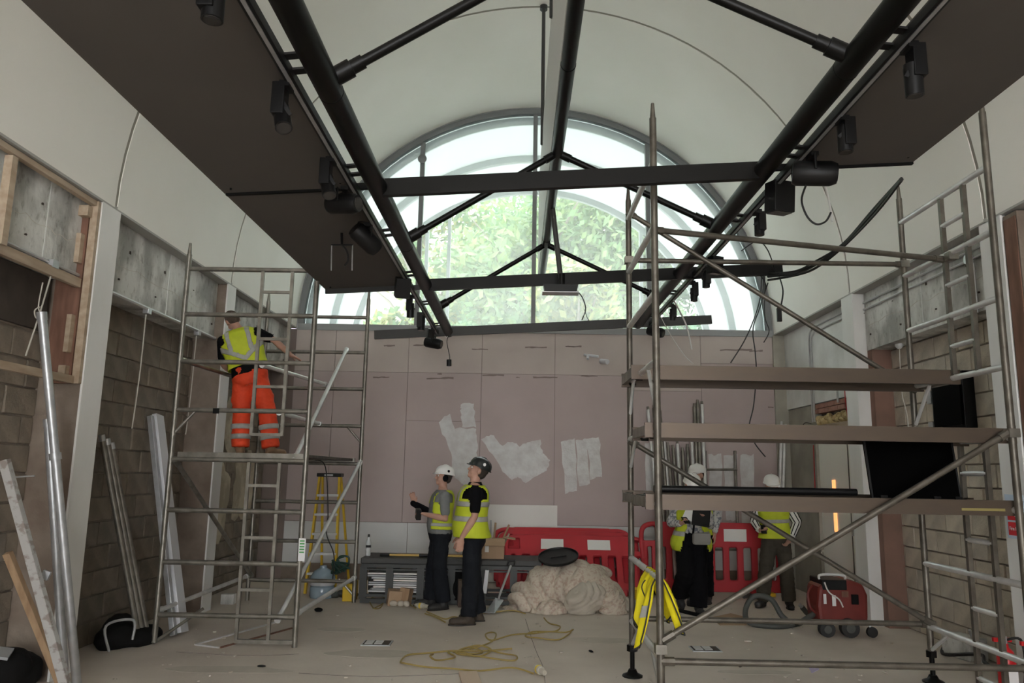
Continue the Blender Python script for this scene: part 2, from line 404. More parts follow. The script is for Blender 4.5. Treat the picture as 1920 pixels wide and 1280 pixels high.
def arc(r, a0=0.0, a1=PI, n=48): return [(XC + r * math.cos(a0 + (a1 - a0) * i / n), ZS + r * math.sin(a0 + (a1 - a0) * i / n)) for i in range(n + 1)]
def ring(mb, r0, r1, y0, y1, n=48, a0=0.0, a1=PI):
    A, B = arc(r0, a0, a1, n), arc(r1, a0, a1, n); vs = []
    for (x, z), (x2, z2) in zip(A, B): vs += [(x, y0, z), (x, y1, z), (x2, y1, z2), (x2, y0, z2)]
    fs = []; sm = []
    for i in range(n):
        a, b = i * 4, i * 4 + 4
        for j in range(4): fs.append((a + j, b + j, b + (j + 1) % 4, a + (j + 1) % 4)); sm.append(j in (0, 2))
    fs += [(0, 1, 2, 3), (n * 4 + 3, n * 4 + 2, n * 4 + 1, n * 4)]; sm += [False, False]
    return mb.add(vs, fs, sm)

floor = tag(MB().span(XL - 0.7, XR + 0.7, YR - 1, YB + 0.3, -0.2, 0.0).build('floor', floor_m), kind='structure')
def flat_poly(pts, h): return MB().prism([(p.x, p.y) for p in pts], (0, 0, 0.0), (1, 0, 0), (0, 1, 0), (0, 0, h))
def floor_blob(px, py, rx, ry, seed, h=0.0012):
    c = atZ(px, py); rnd = random.Random(seed); pts = []
    for i in range(22):
        a = 2 * PI * i / 22; k = 1 + 0.32 * noise.noise(V((math.cos(a) * 1.4, math.sin(a) * 1.4, seed)))
        pts.append(V((c.x + rx * k * math.cos(a), c.y + ry * k * math.sin(a), 0)))
    return flat_poly(pts, h)
for i, (px, py, rx, ry) in enumerate([(700, 1225, 0.42, 0.16), (420, 1255, 0.5, 0.12), (1130, 1200, 0.3, 0.15), (930, 1140, 0.4, 0.1), (1420, 1260, 0.35, 0.08), (640, 1180, 0.25, 0.12)]):
    floor_blob(px, py, rx, ry, i * 3 + 1).build('floor_stain', stain_m, floor)
for pts in ([(985, 1160), (1003, 1215), (1018, 1250), (1022, 1280)], [(560, 1262), (700, 1268), (860, 1263)], [(330, 1222), (460, 1229), (560, 1226)]):
    q = smooth_pts([atZ(x, y) for x, y in pts], 4)
    MB().path([p + V((0, 0, 0.0005)) for p in q], 0.003, 4).build('floor_crack', crack_m, floor)

# ---- vaulted ceiling: dark seam liner with a panel for each bay
mb = MB(); ring(mb, RV + 0.008, RV + 0.12, YR, YB + 0.06)
ceiling = tag(mb.build('ceiling', seam_m), kind='structure')
bays = [YR, -4.6, -1.85, 0.9, 3.65, 6.4, 9.15, YB - 0.02]
for i in range(len(bays) - 1):
    mb = MB(); ring(mb, RV, RV + 0.012, bays[i] + 0.024, bays[i + 1] - 0.024)
    mb.build('vault_panel', vault_m, ceiling)

# ---- side walls
def block_wall(root, X, inward, bays_y, z0, z1, rnd, skip=None, mats=block_m):
    L, H, g = 0.45, 0.225, 0.012
    meshes = {}
    for (ya, yb) in bays_y:
        row = 0; z = z0
        while z < z1 - 0.05:
            h = min(H, z1 - z); y = ya - (L / 2 if row % 2 else 0) - rnd.random() * 0.02
            while y < yb - 0.02:
                a, b = max(y, ya), min(y + L, yb); y += L
                if b - a < 0.06: continue
                if skip and skip((a + b) / 2, z + h / 2): continue
                key = (round(b - a, 2), round(h, 3), rnd.randrange(4))
                if key not in meshes:
                    w, hh = (b - a - g) / 2, (h - g) / 2; d = 0.018; c = 0.005
                    me = bpy.data.meshes.new('brick'); s = inward
                    vs = [(0, -w, -hh), (0, w, -hh), (0, w, hh), (0, -w, hh), (s * d, -w + c, -hh + c), (s * d, w - c, -hh + c), (s * d, w - c, hh - c), (s * d, -w + c, hh - c)]
                    fs = [(4, 5, 6, 7), (0, 1, 5, 4), (1, 2, 6, 5), (2, 3, 7, 6), (3, 0, 4, 7)]
                    if s < 0: fs = [f[::-1] for f in fs]
                    me.from_pydata(vs, [], fs); me.materials.append(mats[key[2]]); meshes[key] = me
                o = bpy.data.objects.new('brick', meshes[key]); COL.objects.link(o); o.parent = root
                o.location = V((X + inward * rnd.uniform(-0.004, 0.006), (a + b) / 2, z + h / 2)) - ROOT[root.name]
            z += H; row += 1
rnd = random.Random(3)
# left
mb = MB(); mb.span(-4.3, -3.96, YR, YB + 0.1, 0, 4.0)
wall_left = tag(mb.build('wall_left', mortar_m), kind='structure')
block_wall(wall_left, -3.962, 1, [(4.7, 6.2), (6.48, 9.07), (9.33, 11.98)], 0.0, 3.18, rnd)
for a, b in ((YR, 6.19), (6.49, 9.06), (9.32, 11.97)):
    MB().span(-3.96, -3.70, a, b, 3.18, ZS - 0.02).build('lintel_beam', conc_m, wall_left)
MB().span(-4.0, XL, YR, YB, ZS - 0.02, ZS + 0.02).build('cornice_soffit', soffit_m, wall_left)
# a rough cream plaster remnant on the far bay and dark recess beside the column
for (ya, yb, za, zb, sd) in ((9.75, 10.6, 0.65, 1.75, 2), (10.75, 11.6, 0.9, 1.9, 5), (10.2, 11.3, 1.75, 2.6, 8)):
    pts = []
    for i in range(26):
        a = 2 * PI * i / 26; k = 0.85 + 0.5 * noise.noise(V((math.cos(a) * 2, math.sin(a) * 2, sd)))
        u = max(-1, min(1, 1.25 * math.cos(a) * k)); v = max(-1, min(1, 1.25 * math.sin(a) * k))
        pts.append(((ya + yb) / 2 + (yb - ya) / 2 * u, (za + zb) / 2 + (zb - za) / 2 * v))
    MB().prism(pts, (-3.942, 0, 0), (0, 1, 0), (0, 0, 1), (0.012, 0, 0)).build('plaster_remnant', cream_m, wall_left)
# right
mb = MB(); mb.span(4.43, 4.75, YR, YB + 0.1, 0, 4.0)
wall_right = tag(mb.build('wall_right', mortar_m), kind='structure')
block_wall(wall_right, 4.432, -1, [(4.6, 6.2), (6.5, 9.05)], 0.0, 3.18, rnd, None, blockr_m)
for a, b in ((YR, 6.2), (6.5, 9.08)):
    MB().span(4.18, 4.44, a, b, 3.16, ZS - 0.02).build('lintel_beam', conc_m, wall_right)
MB().span(XR, 4.5, YR, YB, ZS - 0.02, ZS + 0.02).build('cornice_soffit', soffit_m, wall_right)
MB().span(4.20, 4.44, 9.4, YB, 2.68, ZS - 0.02).build('render_panel', conc2_m, wall_right)
MB().span(4.22, 4.44, 10.86, YB, 0, 2.67).build('render_panel', paintg_m, wall_right)
for i in range(7):
    for j in range(2):
        MB().span(4.21, 4.30, 9.45 + i * 0.215 - (0.1 if j else 0), 9.45 + i * 0.215 + 0.205 - (0.1 if j else 0), 2.535 + j * 0.07, 2.597 + j * 0.07).build('brick', brick_m, wall_right)
MB().span(4.30, 4.44, 9.35, 10.86, 2.3, 2.68).build('brick_backing', mortar_m, wall_right)
mb = MB()
for i in range(26): mb.ball((4.25, 9.5 + i * 0.052 + random.uniform(-0.02, 0.02), 2.42 + random.uniform(-0.03, 0.06)), (random.uniform(0.04, 0.06), random.uniform(0.04, 0.09), random.uniform(0.03, 0.07)), rotm(random.random(), random.random(), random.random()), 8, 6)
tag(mb.build('insulation_foam', foam_m, wall_right), label='crumbled yellow insulation above the door')
MB().span(4.17, 4.3, 9.4, 10.88, 2.30, 2.365).build('door_lintel', wood_m, wall_right)
MB().span(4.16, 4.3, 9.4, 10.86, 2.235, 2.295).build('lintel_trim', whitetrunk_m, wall_right)
for sgn, X, ys in ((1, -3.70, ((5.2, 6.15), (6.55, 9.0), (9.4, 11.9))), (-1, 4.18, ((5.2, 6.15), (6.55, 9.0)))):
    root = wall_left if sgn > 0 else wall_right; r_ = random.Random(5)
    for a, b in ys:
        y = a + 0.25
        while y < b:
            MB().tube((X - 0.002 * sgn, y, 3.33 + r_.uniform(-0.02, 0.02)), (X + 0.0015 * sgn, y, 3.33), 0.014, n=8).build('tie_hole', dark_m, root)
            MB().tube((X - 0.002 * sgn, y + 0.15, 3.62 + r_.uniform(-0.03, 0.03)), (X + 0.0015 * sgn, y + 0.15, 3.62), 0.012, n=8).build('tie_hole', dark_m, root); y += 0.72
        MB().span(X - 0.002 * sgn, X + 0.003 * sgn, (a + b) / 2, (a + b) / 2 + 0.012, 3.19, 3.85).build('formwork_seam', conc2_m, root)
        q = [V((X + 0.001 * sgn, a + (b - a) * k / 30, 3.47 + 0.05 * noise.noise(V((k * 0.35, X, 0))))) for k in range(31)]
        MB().path(q, 0.0022, 4).build('formwork_crack', stain_m, root)
# red brick tooth exposed near the right column
for j in range(5): MB().span(4.345, 4.40, 6.62 + (0.05 if j % 2 else 0), 6.76, 2.50 + j * 0.075, 2.567 + j * 0.075).build('brick', brick_m, wall_right)

# ---- rear end wall behind the viewer, unseen; its openings are shaped to tune the fill light
mb = MB(); mb.span(XL - 0.5, XC - 2.3, YR - 0.2, YR, 0, ZS); mb.span(XC + 2.3, XR + 0.5, YR - 0.2, YR, 0, ZS); mb.span(XC - 2.3, XC + 2.3, YR - 0.2, YR, 3.0, ZS)
ring(mb, RV - 1.7, RV + 0.12, YR - 0.2, YR)
tag(mb.build('wall_rear', vault_m), kind='structure')
# ---- columns
def column(name, xa, xb, y0, y1, side_m, sgn):
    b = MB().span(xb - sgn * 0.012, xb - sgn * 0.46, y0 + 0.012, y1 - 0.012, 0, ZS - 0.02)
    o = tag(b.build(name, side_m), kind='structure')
    MB().span(xb, xb - sgn * 0.018, y0, y1, 0, ZS - 0.015).build('column_face', column_m, o)
    return o
column('trim_1', 0, XL, 6.19, 6.49, colside_m, 1)
column('trim_2', 0, XL, 9.06, 9.32, colside_m, 1)
o = tag(MB().span(XR + 0.012, 4.44, 9.10, 9.40, 0, ZS - 0.02).build('trim_3', column_m), kind='structure')
MB().span(XR, XR + 0.018, 9.09, 9.41, 0, ZS - 0.015).build('column_face', column_m, o)
MB().span(4.19, 4.43, 8.985, 9.098, 0, 3.16).build('return_face', redside_m, o)
o = tag(MB().span(XR + 0.012, 4.44, 6.21, 6.49, 0, ZS - 0.02).build('trim_4', column_m), kind='structure')
MB().span(XR, XR + 0.018, 6.20, 6.50, 0, ZS - 0.015).build('column_face', column_m, o)
# near right opening beside the last column: dark timber lining
o = tag(MB().span(4.06, 4.46, 6.02, 6.19, 0, 3.84).build('trim_5', colside_m), kind='structure')
MB().span(4.05, 4.058, 6.03, 6.18, 0, 3.80).build('lining_board', woodr_m, o)

# ---- back wall with plasterboard sheets
mb = MB().span(XL - 0.5, XR + 0.5, YB + 0.015, YB + 0.3, 0, 3.86)
wall_back = tag(mb.build('wall_back', boardgap_m), kind='structure')
xs = [XL, -2.93, -1.76, -0.59, 0.57, 1.73, 2.88, XR]
for i in range(7):
    cuts = [0.86, 3.18, 3.85]
    if i in (2, 5): cuts = [0.86, 2.42, 3.18, 3.85]
    if i == 5: cuts = [0.86, 2.95, 3.85]
    if i == 6: cuts = [0.86, 3.40, 3.85]
    for j in range(len(cuts) - 1):
        MB().span(xs[i] + 0.004, xs[i + 1] - 0.004, YB - 0.004, YB + 0.016, cuts[j] + 0.003, cuts[j + 1] - 0.003).build('plasterboard_panel', board2_m if j == len(cuts) - 2 else board_m, wall_back)
for i in range(4): MB().span(XL + 1.9 * i + 0.004, XL + 1.9 * (i + 1) - 0.004, YB - 0.008, YB + 0.014, 0.24, 0.855).build('white_panel', whiteboard_m, wall_back)
MB().span(XL, XR, YB - 0.006, YB + 0.014, 0, 0.236).build('plinth_board', colside_m, wall_back)
MB().span(XR - 0.02, 4.5, YB - 0.05, YB + 0.02, 0, 3.86).build('corner_return', paintg_m, wall_back)
def wallpatch(px, m=plaster_m, name='plaster_patch', th=0.004, Y=YB - 0.004, sub=5, jit=2.0):
    rnd = random.Random(int(px[0][0] * 31 + px[0][1])); pts = []
    for i in range(len(px)):
        a, b = px[i], px[(i + 1) % len(px)]
        for k in range(sub):
            t = k / sub; pts.append((a[0] + (b[0] - a[0]) * t + rnd.uniform(-jit, jit), a[1] + (b[1] - a[1]) * t + rnd.uniform(-jit, jit)))
    w = [atY(x, y, Y) for x, y in pts]
    return MB().prism([(p.x, p.z) for p in w], (0, Y, 0), (1, 0, 0), (0, 0, 1), (0, -th, 0)).build(name, m, wall_back)
for k, px in enumerate([[(822, 790), (843, 776), (856, 815), (864, 850), (868, 880), (850, 862), (836, 826)], [(864, 770), (866, 757), (888, 755), (892, 800), (868, 801)], [(853, 803), (893, 802), (895, 840), (895, 880), (885, 905), (868, 908), (850, 895), (846, 850)],
           [(903, 825), (920, 814), (943, 834), (958, 827), (975, 836), (988, 828), (1012, 823), (1016, 845), (1030, 863), (1026, 882), (985, 905), (971, 893), (957, 900), (935, 872)],
           [(1053, 827), (1078, 823), (1083, 919), (1060, 925)], [(1079, 825), (1100, 822), (1106, 907), (1085, 911)], [(1101, 823), (1124, 820), (1128, 894), (1107, 898)],
           [(1328, 853), (1352, 851), (1354, 980), (1332, 982)], [(1358, 853), (1381, 852), (1382, 975), (1360, 977)], [(1387, 853), (1414, 852), (1414, 985), (1390, 986)],
           [(1208, 830), (1222, 828), (1226, 925), (1212, 926)]]):
    wallpatch(px, th=0.003 + 0.0006 * (k % 4))
# small scuffs and screw rows left by the previous fixings
rnd = random.Random(11)
for x, y, w in [(720, 647, 20), (775, 646, 30), (885, 653, 30), (985, 650, 40), (1060, 648, 30), (700, 706, 30), (800, 708, 50), (905, 702, 40), (1000, 706, 45), (1090, 704, 30), (1350, 655, 60), (1405, 657, 25), (820, 700, 8), (968, 706, 6), (1440, 762, 10)]:
    wallpatch([(x, y), (x + w, y + rnd.uniform(-2, 2)), (x + w, y + 2.2), (x, y + 2.2)], boardgap_m, 'scuff_mark', 0.002, sub=6, jit=0.8)

# ---- arched window
W = thing('window_1', (XC, YB, ZS), None, None, kind='structure')
mb = MB(); ring(mb, RV - 0.005, RV - 0.10, YB - 0.02, YB + 0.08); mb.build('arch_frame', frame_m, W)
mb = MB(); ring(mb, RV - 0.102, RV - 0.24, YB + 0.10, YB + 0.13); mb.build('glazing_bead', frame2_m, W)
mb = MB(); ring(mb, RV + 0.0, RV - 0.012, YB - 0.04, YB - 0.022); mb.build('gasket', sill_m, W)
MB().span(XL, XR, YB - 0.03, YB + 0.35, ZS - 0.04, ZS + 0.06).build('window_sill', sill_m, W)
mull = [-1.66, 0.215, 2.08]
for x in mull:
    h = math.sqrt((RV - 0.1) ** 2 - (x - XC) ** 2)
    MB().span(x - 0.035, x + 0.035, YB - 0.01, YB + 0.09, ZS + 0.06, ZS + h).build('mullion', frame_m, W)
ed = [XC - RV + 0.06] + mull + [XC + RV - 0.06]
for i in range(4):
    a, b = ed[i], ed[i + 1]; pts = [(a, 0.06), (b, 0.06)]
    for k in range(17):
        x = b + (a - b) * k / 16; pts.append((x, max(0.07, math.sqrt(max(0, (RV - 0.06) ** 2 - (x - XC) ** 2)))))
    MB().prism(pts, (0, YB + 0.03, ZS), (1, 0, 0), (0, 0, 1), (0, 0.012, 0)).build('pane', glass_m, W)
mb = MB(); mb.lathe((-1.66, YB - 0.02, 6.75), [(0.07, 0), (0.075, 0.02), (0.05, 0.03), (0.02, 0.035)], 18, Matrix.Rotation(PI / 2, 3, 'X')); mb.build('latch_disc', frame_m, W)

# ---- the door in the right wall
D = thing('door_1', (4.22, 10.15, 0), None, None, kind='structure')
MB().span(4.21, 4.255, 9.42, 10.80, 0.01, 2.235).build('door_leaf', door_m, D)
MB().span(4.17, 4.26, 10.80, 10.86, 0, 2.24).build('door_frame', paintg_m, D)
MB().span(4.196, 4.25, 10.29, 10.37, 0.95, 1.62).build('vision_panel', amber_m, D)
MB().span(4.200, 4.215, 9.845, 9.853, 0.02, 2.23).build('leaf_joint', crack_m, D)
mb = MB(); mb.box((4.195, 9.78, 1.02), (0.03, 0.04, 0.16)); mb.tube((4.17, 9.78, 1.05), (4.17, 9.66, 1.05), 0.01); mb.build('door_handle', galv_m, D)

# ================================================================== OUTSIDE
tag(MB().span(-40, 40, YB + 0.3, 70, -0.25, -0.05).build('ground', ground_m), 'pale paved ground outside beyond the arched window', 'ground', kind='structure')
C = thing('canopy', (XC, 13.9, ZS), 'white fabric barrel canopy continuing outside beyond the arched window', 'canopy')
for a, b in ((YB + 0.16, 13.88), (13.96, 15.62)):
    mb = MB(); ring(mb, RV - 0.02, RV + 0.01, a, b, a0=-0.25, a1=PI + 0.25); mb.build('canopy_skin', canopy_m, C)
for y in (13.92, 15.66):
    mb = MB(); ring(mb, RV - 0.14, RV + 0.02, y - 0.05, y + 0.05, a0=-0.25, a1=PI + 0.25); mb.build('canopy_rib', frame2_m, C)
for x in (-2.0, -1.53, 2.55):
    h = math.sqrt((RV - 0.1) ** 2 - (x - XC) ** 2)
    MB().span(x - 0.035, x + 0.035, 15.62, 15.70, -0.05, ZS + h).build('canopy_post', frame2_m, C)
for sx in (-1, 1): MB().span(XC + sx * (RV - 0.12), XC + sx * RV, 15.58, 15.74, -0.05, ZS).build('canopy_post', frame2_m, C)

B = thing('stone_building', (-6.5, 29, -0.05), 'pale stone building with grey window outside at the far left', 'building')
MB().span(-11, -4.1, 29, 36, -0.05, 10.2).build('wall', stone_m, B)
for k in range(12): MB().span(-4.5 - (0.25 if k % 2 else 0), -4.08, 28.97, 29.4, 4.4 + k * 0.45, 4.82 + k * 0.45).build('quoin', stoned_m, B)
for x in (-8.6, -6.7):
    w = MB().span(x - 0.75, x + 0.75, 28.93, 29.0, 5.4, 6.9).build('window', stoned_m, B)
    MB().span(x - 0.58, x + 0.58, 28.91, 28.95, 5.55, 6.75).build('pane', farwin_m, w)
    MB().span(x - 0.9, x + 0.9, 28.85, 29.0, 6.9, 7.2).build('lintel', stoned_m, w)
MB().span(-11.2, -3.9, 28.8, 36.2, 10.2, 10.5).build('roof', stoned_m, B)

def tree(x, y, h, rx, mats, label, seed, nl=8600):
    rnd = random.Random(seed)
    t = thing('tree', (x, y, -0.05), label, 'tree', 'trees beyond the canopy')
    mb = MB(); mb.path([(x, y, -0.1), (x + 0.1, y, h * 0.3), (x - 0.1, y, h * 0.6), (x, y, h * 0.85)], [0.22, 0.18, 0.11, 0.03], 8)
    for k in range(6):
        a = rnd.random() * 6.28; z = h * rnd.uniform(0.3, 0.65)
        mb.path([(x, y, z), (x + math.cos(a) * rx * 0.4, y + math.sin(a) * rx * 0.4, z + h * 0.12), (x + math.cos(a) * rx * 0.8, y + math.sin(a) * rx * 0.8, z + h * 0.2)], [0.08, 0.05, 0.015], 6)
    mb.build('trunk', bark_m, t)
    blobs = [(V((x + rnd.uniform(-1, 1) * rx * 0.6, y + rnd.uniform(-1, 1) * rx * 0.5, h * rnd.uniform(0.3, 0.9))), rx * rnd.uniform(0.35, 0.6)) for k in range(13)]
    for mi, mt in enumerate(mats):
        vs = []; fs = []
        for k in range(nl // len(mats)):
            c, r = blobs[rnd.randrange(len(blobs))]
            d = V((rnd.gauss(0, 1), rnd.gauss(0, 1), rnd.gauss(0, 1))).normalized()
            p = c + d * r * rnd.random() ** 0.45
            s = rnd.uniform(0.10, 0.23); u = V((rnd.gauss(0, 1), rnd.gauss(0, 1), rnd.gauss(0, 1))).normalized(); w = u.orthogonal().normalized()
            i = len(vs); vs += [p - u * s, p + w * s * 0.5, p + u * s, p - w * s * 0.5]; fs.append((i, i + 1, i + 2, i + 3))
        mb = MB(); mb.add(vs, fs); tag(mb.build('foliage', mt, t, fix=False), kind='stuff')
for a in [(-3.2, 25, 12.5, 3.0, [leaf_m[0], leaf_m[3]], 'leafy tree with yellowing crown left of the centre mullion', 1), (0.5, 24, 13.2, 3.4, [leaf_m[0], leaf_m[1]], 'tall light green tree directly behind the centre mullion', 2),
          (3.6, 26, 13.0, 3.4, [leaf_m[1], leaf_m[0]], 'broad bright green tree right of the centre mullion', 3), (6.8, 25, 12.0, 3.0, [leaf_m[2], leaf_m[0]], 'darker green tree at the right edge of the opening', 4),
          (1.6, 20.5, 7.4, 1.6, [leaf_m[3], leaf_m[1]], 'small golden yellow tree in front of the taller green trees', 5), (0.6, 33, 15.5, 4.0, [leaf_m[2], leaf_m[0]], 'large deep green tree furthest back on the left', 6),
          (5.2, 33, 15, 4.2, [leaf_m[0], leaf_m[2]], 'large deep green tree furthest back on the right', 7), (-1.7, 21, 6.2, 1.7, [leaf_m[2], leaf_m[0]], 'low dark shrub tree just right of the stone building', 8)]:
    tree(*a)
# ================================================================== ROOF TRUSS, PANELS, TRACKS
TL, TR = V((-1.02, 0, 3.62)), V((1.71, 0, 3.79))
def tz(x): return TL.z + (x - TL.x) * (TR.z - TL.z) / (TR.x - TL.x)
YT0, YT1 = -3.0, 10.85
T = thing('roof_truss', (0.31, 4, 3.5), 'dark steel roof truss with two long side tubes, ridge tube and cross ties', 'truss')
for nm, c in (('side_tube', TL), ('side_tube', TR)):
    MB().tube((c.x, YT0, c.z), (c.x, YT1, c.z), 0.068, n=20).build(nm, steel_m, T)
    for y in (3.75, 6.5, 9.2): MB().tube((c.x, y, c.z), (c.x, y + 0.006, c.z), 0.0695, n=20).build('tube_joint', blackm_m, T)
RG = V((0.31, 0, 4.45))
MB().tube((RG.x, YT0, RG.z), (RG.x, YT1, RG.z), 0.052, n=18).build('ridge_tube', steel_m, T)
for y in (4.9, 8.9): MB().tube((RG.x, y, RG.z), (RG.x, y + 0.012, RG.z), 0.055, n=18).build('tube_joint', blackm_m, T)
tag(MB().span(0.255, 0.275, YT0, YT1, 4.47, 5.98).build('ridge_fin', panelw_m, T), label='pale upright fin above the ridge tube')
for y in (0.9, 3.65, 6.4, 9.15):
    for c in (TL, TR):
        a = V((c.x, y, c.z)); b = V((RG.x, y, RG.z)); d = (b - a).normalized()
        o = MB().tube(a + d * 0.16, b - d * 0.1, 0.028, n=12).build('diagonal_strut', steel_m, T)
        MB().path([a + d * 0.05, a + d * 0.15, a + d * 0.152, a + d * 0.22], [0.05, 0.05, 0.038, 0.038], 12).build('strut_socket', steel_m, o)
        MB().tube(b - d * 0.13, b - d * 0.04, 0.036, n=12).build('ridge_socket', steel_m, o)
    if y > 5: 
        o = MB().tube((0.25, y - 0.03, 5.75), (0.25, y - 0.03, ZS + RV - 0.01), 0.024, n=10).build('hanger_rod', steelg_m, T)
        MB().tube((0.25, y - 0.03, ZS + RV - 0.06), (0.25, y - 0.03, ZS + RV - 0.005), 0.05, n=12).build('ceiling_boss', steelg_m, o)
for y, xa, xb in ((5.15, TL.x, TR.x), (8.0, TL.x, 2.82), (10.75, -2.08, 2.75)):
    MB().beam((xa, y, tz(xa)), (xb, y, tz(xb)), 0.05, 0.125).build('tie_beam', steel_m if y < 10 else steelg_m, T)
MB().beam((-2.12, 5.2, tz(-2.12) + 0.038), (TL.x, 5.2, tz(TL.x) + 0.038), 0.03, 0.045).build('edge_bar', blackm_m, T)
MB().beam((TR.x, 5.2, tz(TR.x) + 0.038), (2.80, 5.2, tz(2.80) + 0.038), 0.03, 0.045).build('edge_bar', blackm_m, T)
MB().beam((-2.12, 8.08, tz(-2.12)), (TL.x, 8.08, tz(TL.x)), 0.03, 0.05).build('edge_bar', steelg_m, T)

def ceil_panel(xa, xb, ya, yb, label):
    za, zb = tz(xa) + 0.03, tz(xb) + 0.03
    P = thing('ceiling_panel', ((xa + xb) / 2, (ya + yb) / 2, min(za, zb)), label, 'ceiling panel', 'dark panels slung from the truss')
    mb = MB(); vs = []
    for x, z in ((xa, za), (xb, zb)):
        for y in (ya, yb): vs += [(x, y, z), (x, y, z + 0.035)]
    mb.add(vs, [(0, 2, 6, 4), (1, 5, 7, 3), (0, 1, 3, 2), (4, 6, 7, 5), (0, 4, 5, 1), (2, 3, 7, 6)])
    mb.build('panel_board', panel_m, P)
    for x, z in ((xa + 0.08, za + 0.005), (xb - 0.08, zb + 0.005)):
        MB().tube((x, yb - 0.1, z - 0.012), (x, yb - 0.1, z), 0.008, n=8).build('screw_head', blackm_m, P)
ceil_panel(-2.13, -1.20, 2.3, 5.2, 'long dark grey panel left of the left side tube, nearest the viewer')
ceil_panel(-2.13, -1.20, -3.0, 2.29, 'dark grey panel overhead at the upper left picture edge')
ceil_panel(-2.13, -1.20, 5.22, 8.1, 'dark grey panel left of the left side tube, farther from the viewer')
ceil_panel(1.895, 2.80, -3.0, 5.2, 'dark grey panel slung outside the right side tube')

def track(x, z, y0, y1, tube, label):
    t = thing('lighting_track', (x, (y0 + y1) / 2, z), label, 'track')
    mb = MB(); mb.span(x - 0.026, x + 0.026, y0, y1, z - 0.022, z + 0.022); mb.build('rail', black_m, t)
    mb = MB(); mb.span(x - 0.01, x + 0.01, y0, y1, z - 0.028, z - 0.0225); mb.build('conductor_slot', galv_m, t)
    y = y0 + 0.5
    while y < y1:
        for d in (0, 0.14):
            MB().beam((x, y + d, z + 0.012), (tube.x, y + d, tube.z + 0.012), 0.05, 0.012).build('bracket', black_m, t)
        y += 1.35
TKL, TKR = V((-1.18, 0, 3.60)), V((1.87, 0, 3.775))
track(TKL.x, TKL.z, -2.5, 10.84, TL, 'black lighting track along the left side tube')
track(TKR.x, TKR.z, -2.5, 10.84, TR, 'black lighting track along the right side tube')

def spot(px, py, tk, kind, label, tilt=0.5, turn=0.0, size=1.0, drop=0.10):
    """a track fitting hung from track tk at the depth where the picture shows it"""
    p = atX(px, py, tk.x + (-0.05 if tk.x < 0 else 0.05)); y = p.y
    sgn = -1 if tk.x < 0 else 1
    t = thing('spotlight', (tk.x, y, tk.z), label, 'spotlight', 'spotlights on the two tracks')
    o = V((tk.x, y, tk.z)); s = size
    R = rotm(0, 0, turn) @ rotm(tilt, 0, 0)
    if kind == 'tube':      # gear box with a slim cylinder head beside it
        g = o + V((sgn * 0.06, 0, -0.105)); MB().box(g, (0.065 * s, 0.085 * s, 0.17 * s)).build('gear_box', black_m, t, bev=0.004)
        MB().box(o + V((sgn * 0.03, 0, -0.03)), (0.05, 0.09, 0.03)).build('track_adapter', black_m, t)
        h = o + V((sgn * 0.045, 0.01, -0.14 - drop))
        up = h + R @ V((0, 0, 0.075 * s)); dn = h - R @ V((0, 0, 0.085 * s))
        MB().tube(up, dn, 0.043 * s, n=18).build('lamp_head', black_m, t)
        MB().tube(dn, dn - R @ V((0, 0, 0.003)), 0.036 * s, n=18).build('lens', lens_m, t)
        MB().beam(g + V((0, -0.03, 0.02)), h + V((-sgn * 0.046, -0.02, 0)), 0.008, 0.02).build('bracket', black_m, t)
    elif kind == 'can':     # larger theatre type fitting on a yoke
        h = o + V((sgn * 0.06, 0, -0.13 * s))
        a, b = h + R @ V((0, -0.12 * s, 0)), h + R @ V((0, 0.12 * s, 0))
        MB().path([a, a + (b - a) * 0.15, b - (b - a) * 0.1, b], [0.058 * s, 0.072 * s, 0.072 * s, 0.06 * s], 20).build('lamp_body', black_m, t)
        MB().tube(a - (b - a).normalized() * 0.004, a, 0.046 * s, n=18).build('lens', lens_m, t)
        x = R @ V((1, 0, 0)) * 0.08 * s
        MB().path([h - x, h - x + V((0, 0, 0.09 * s)), h + x + V((0, 0, 0.09 * s)), h + x], 0.008, 6).build('yoke', black_m, t)
        MB().box(o + V((sgn * 0.05, 0, -0.028)), (0.05, 0.10, 0.03)).build('track_adapter', black_m, t)
        MB().path(smooth_pts([b, b + V((0.03, 0.08, -0.03)), b + V((0.02, 0.05, 0.07)), o + V((0, 0.06, 0))]), 0.006, 5).build('flex', cableb_m, t)
    else:                   # compact floodlight box
        h = o + V((sgn * 0.03, 0, -0.10))
        MB().box(h, (0.09 * s, 0.07 * s, 0.12 * s), R).build('lamp_body', black_m, t, bev=0.006)
        MB().box(h - R @ V((0, 0, 0.062 * s)), (0.075 * s, 0.055 * s, 0.004), R).build('lens', lens_m, t)
        MB().beam(o + V((0, 0, -0.01)), h + V((0, 0, 0.05)), 0.02, 0.02).build('bracket', black_m, t)
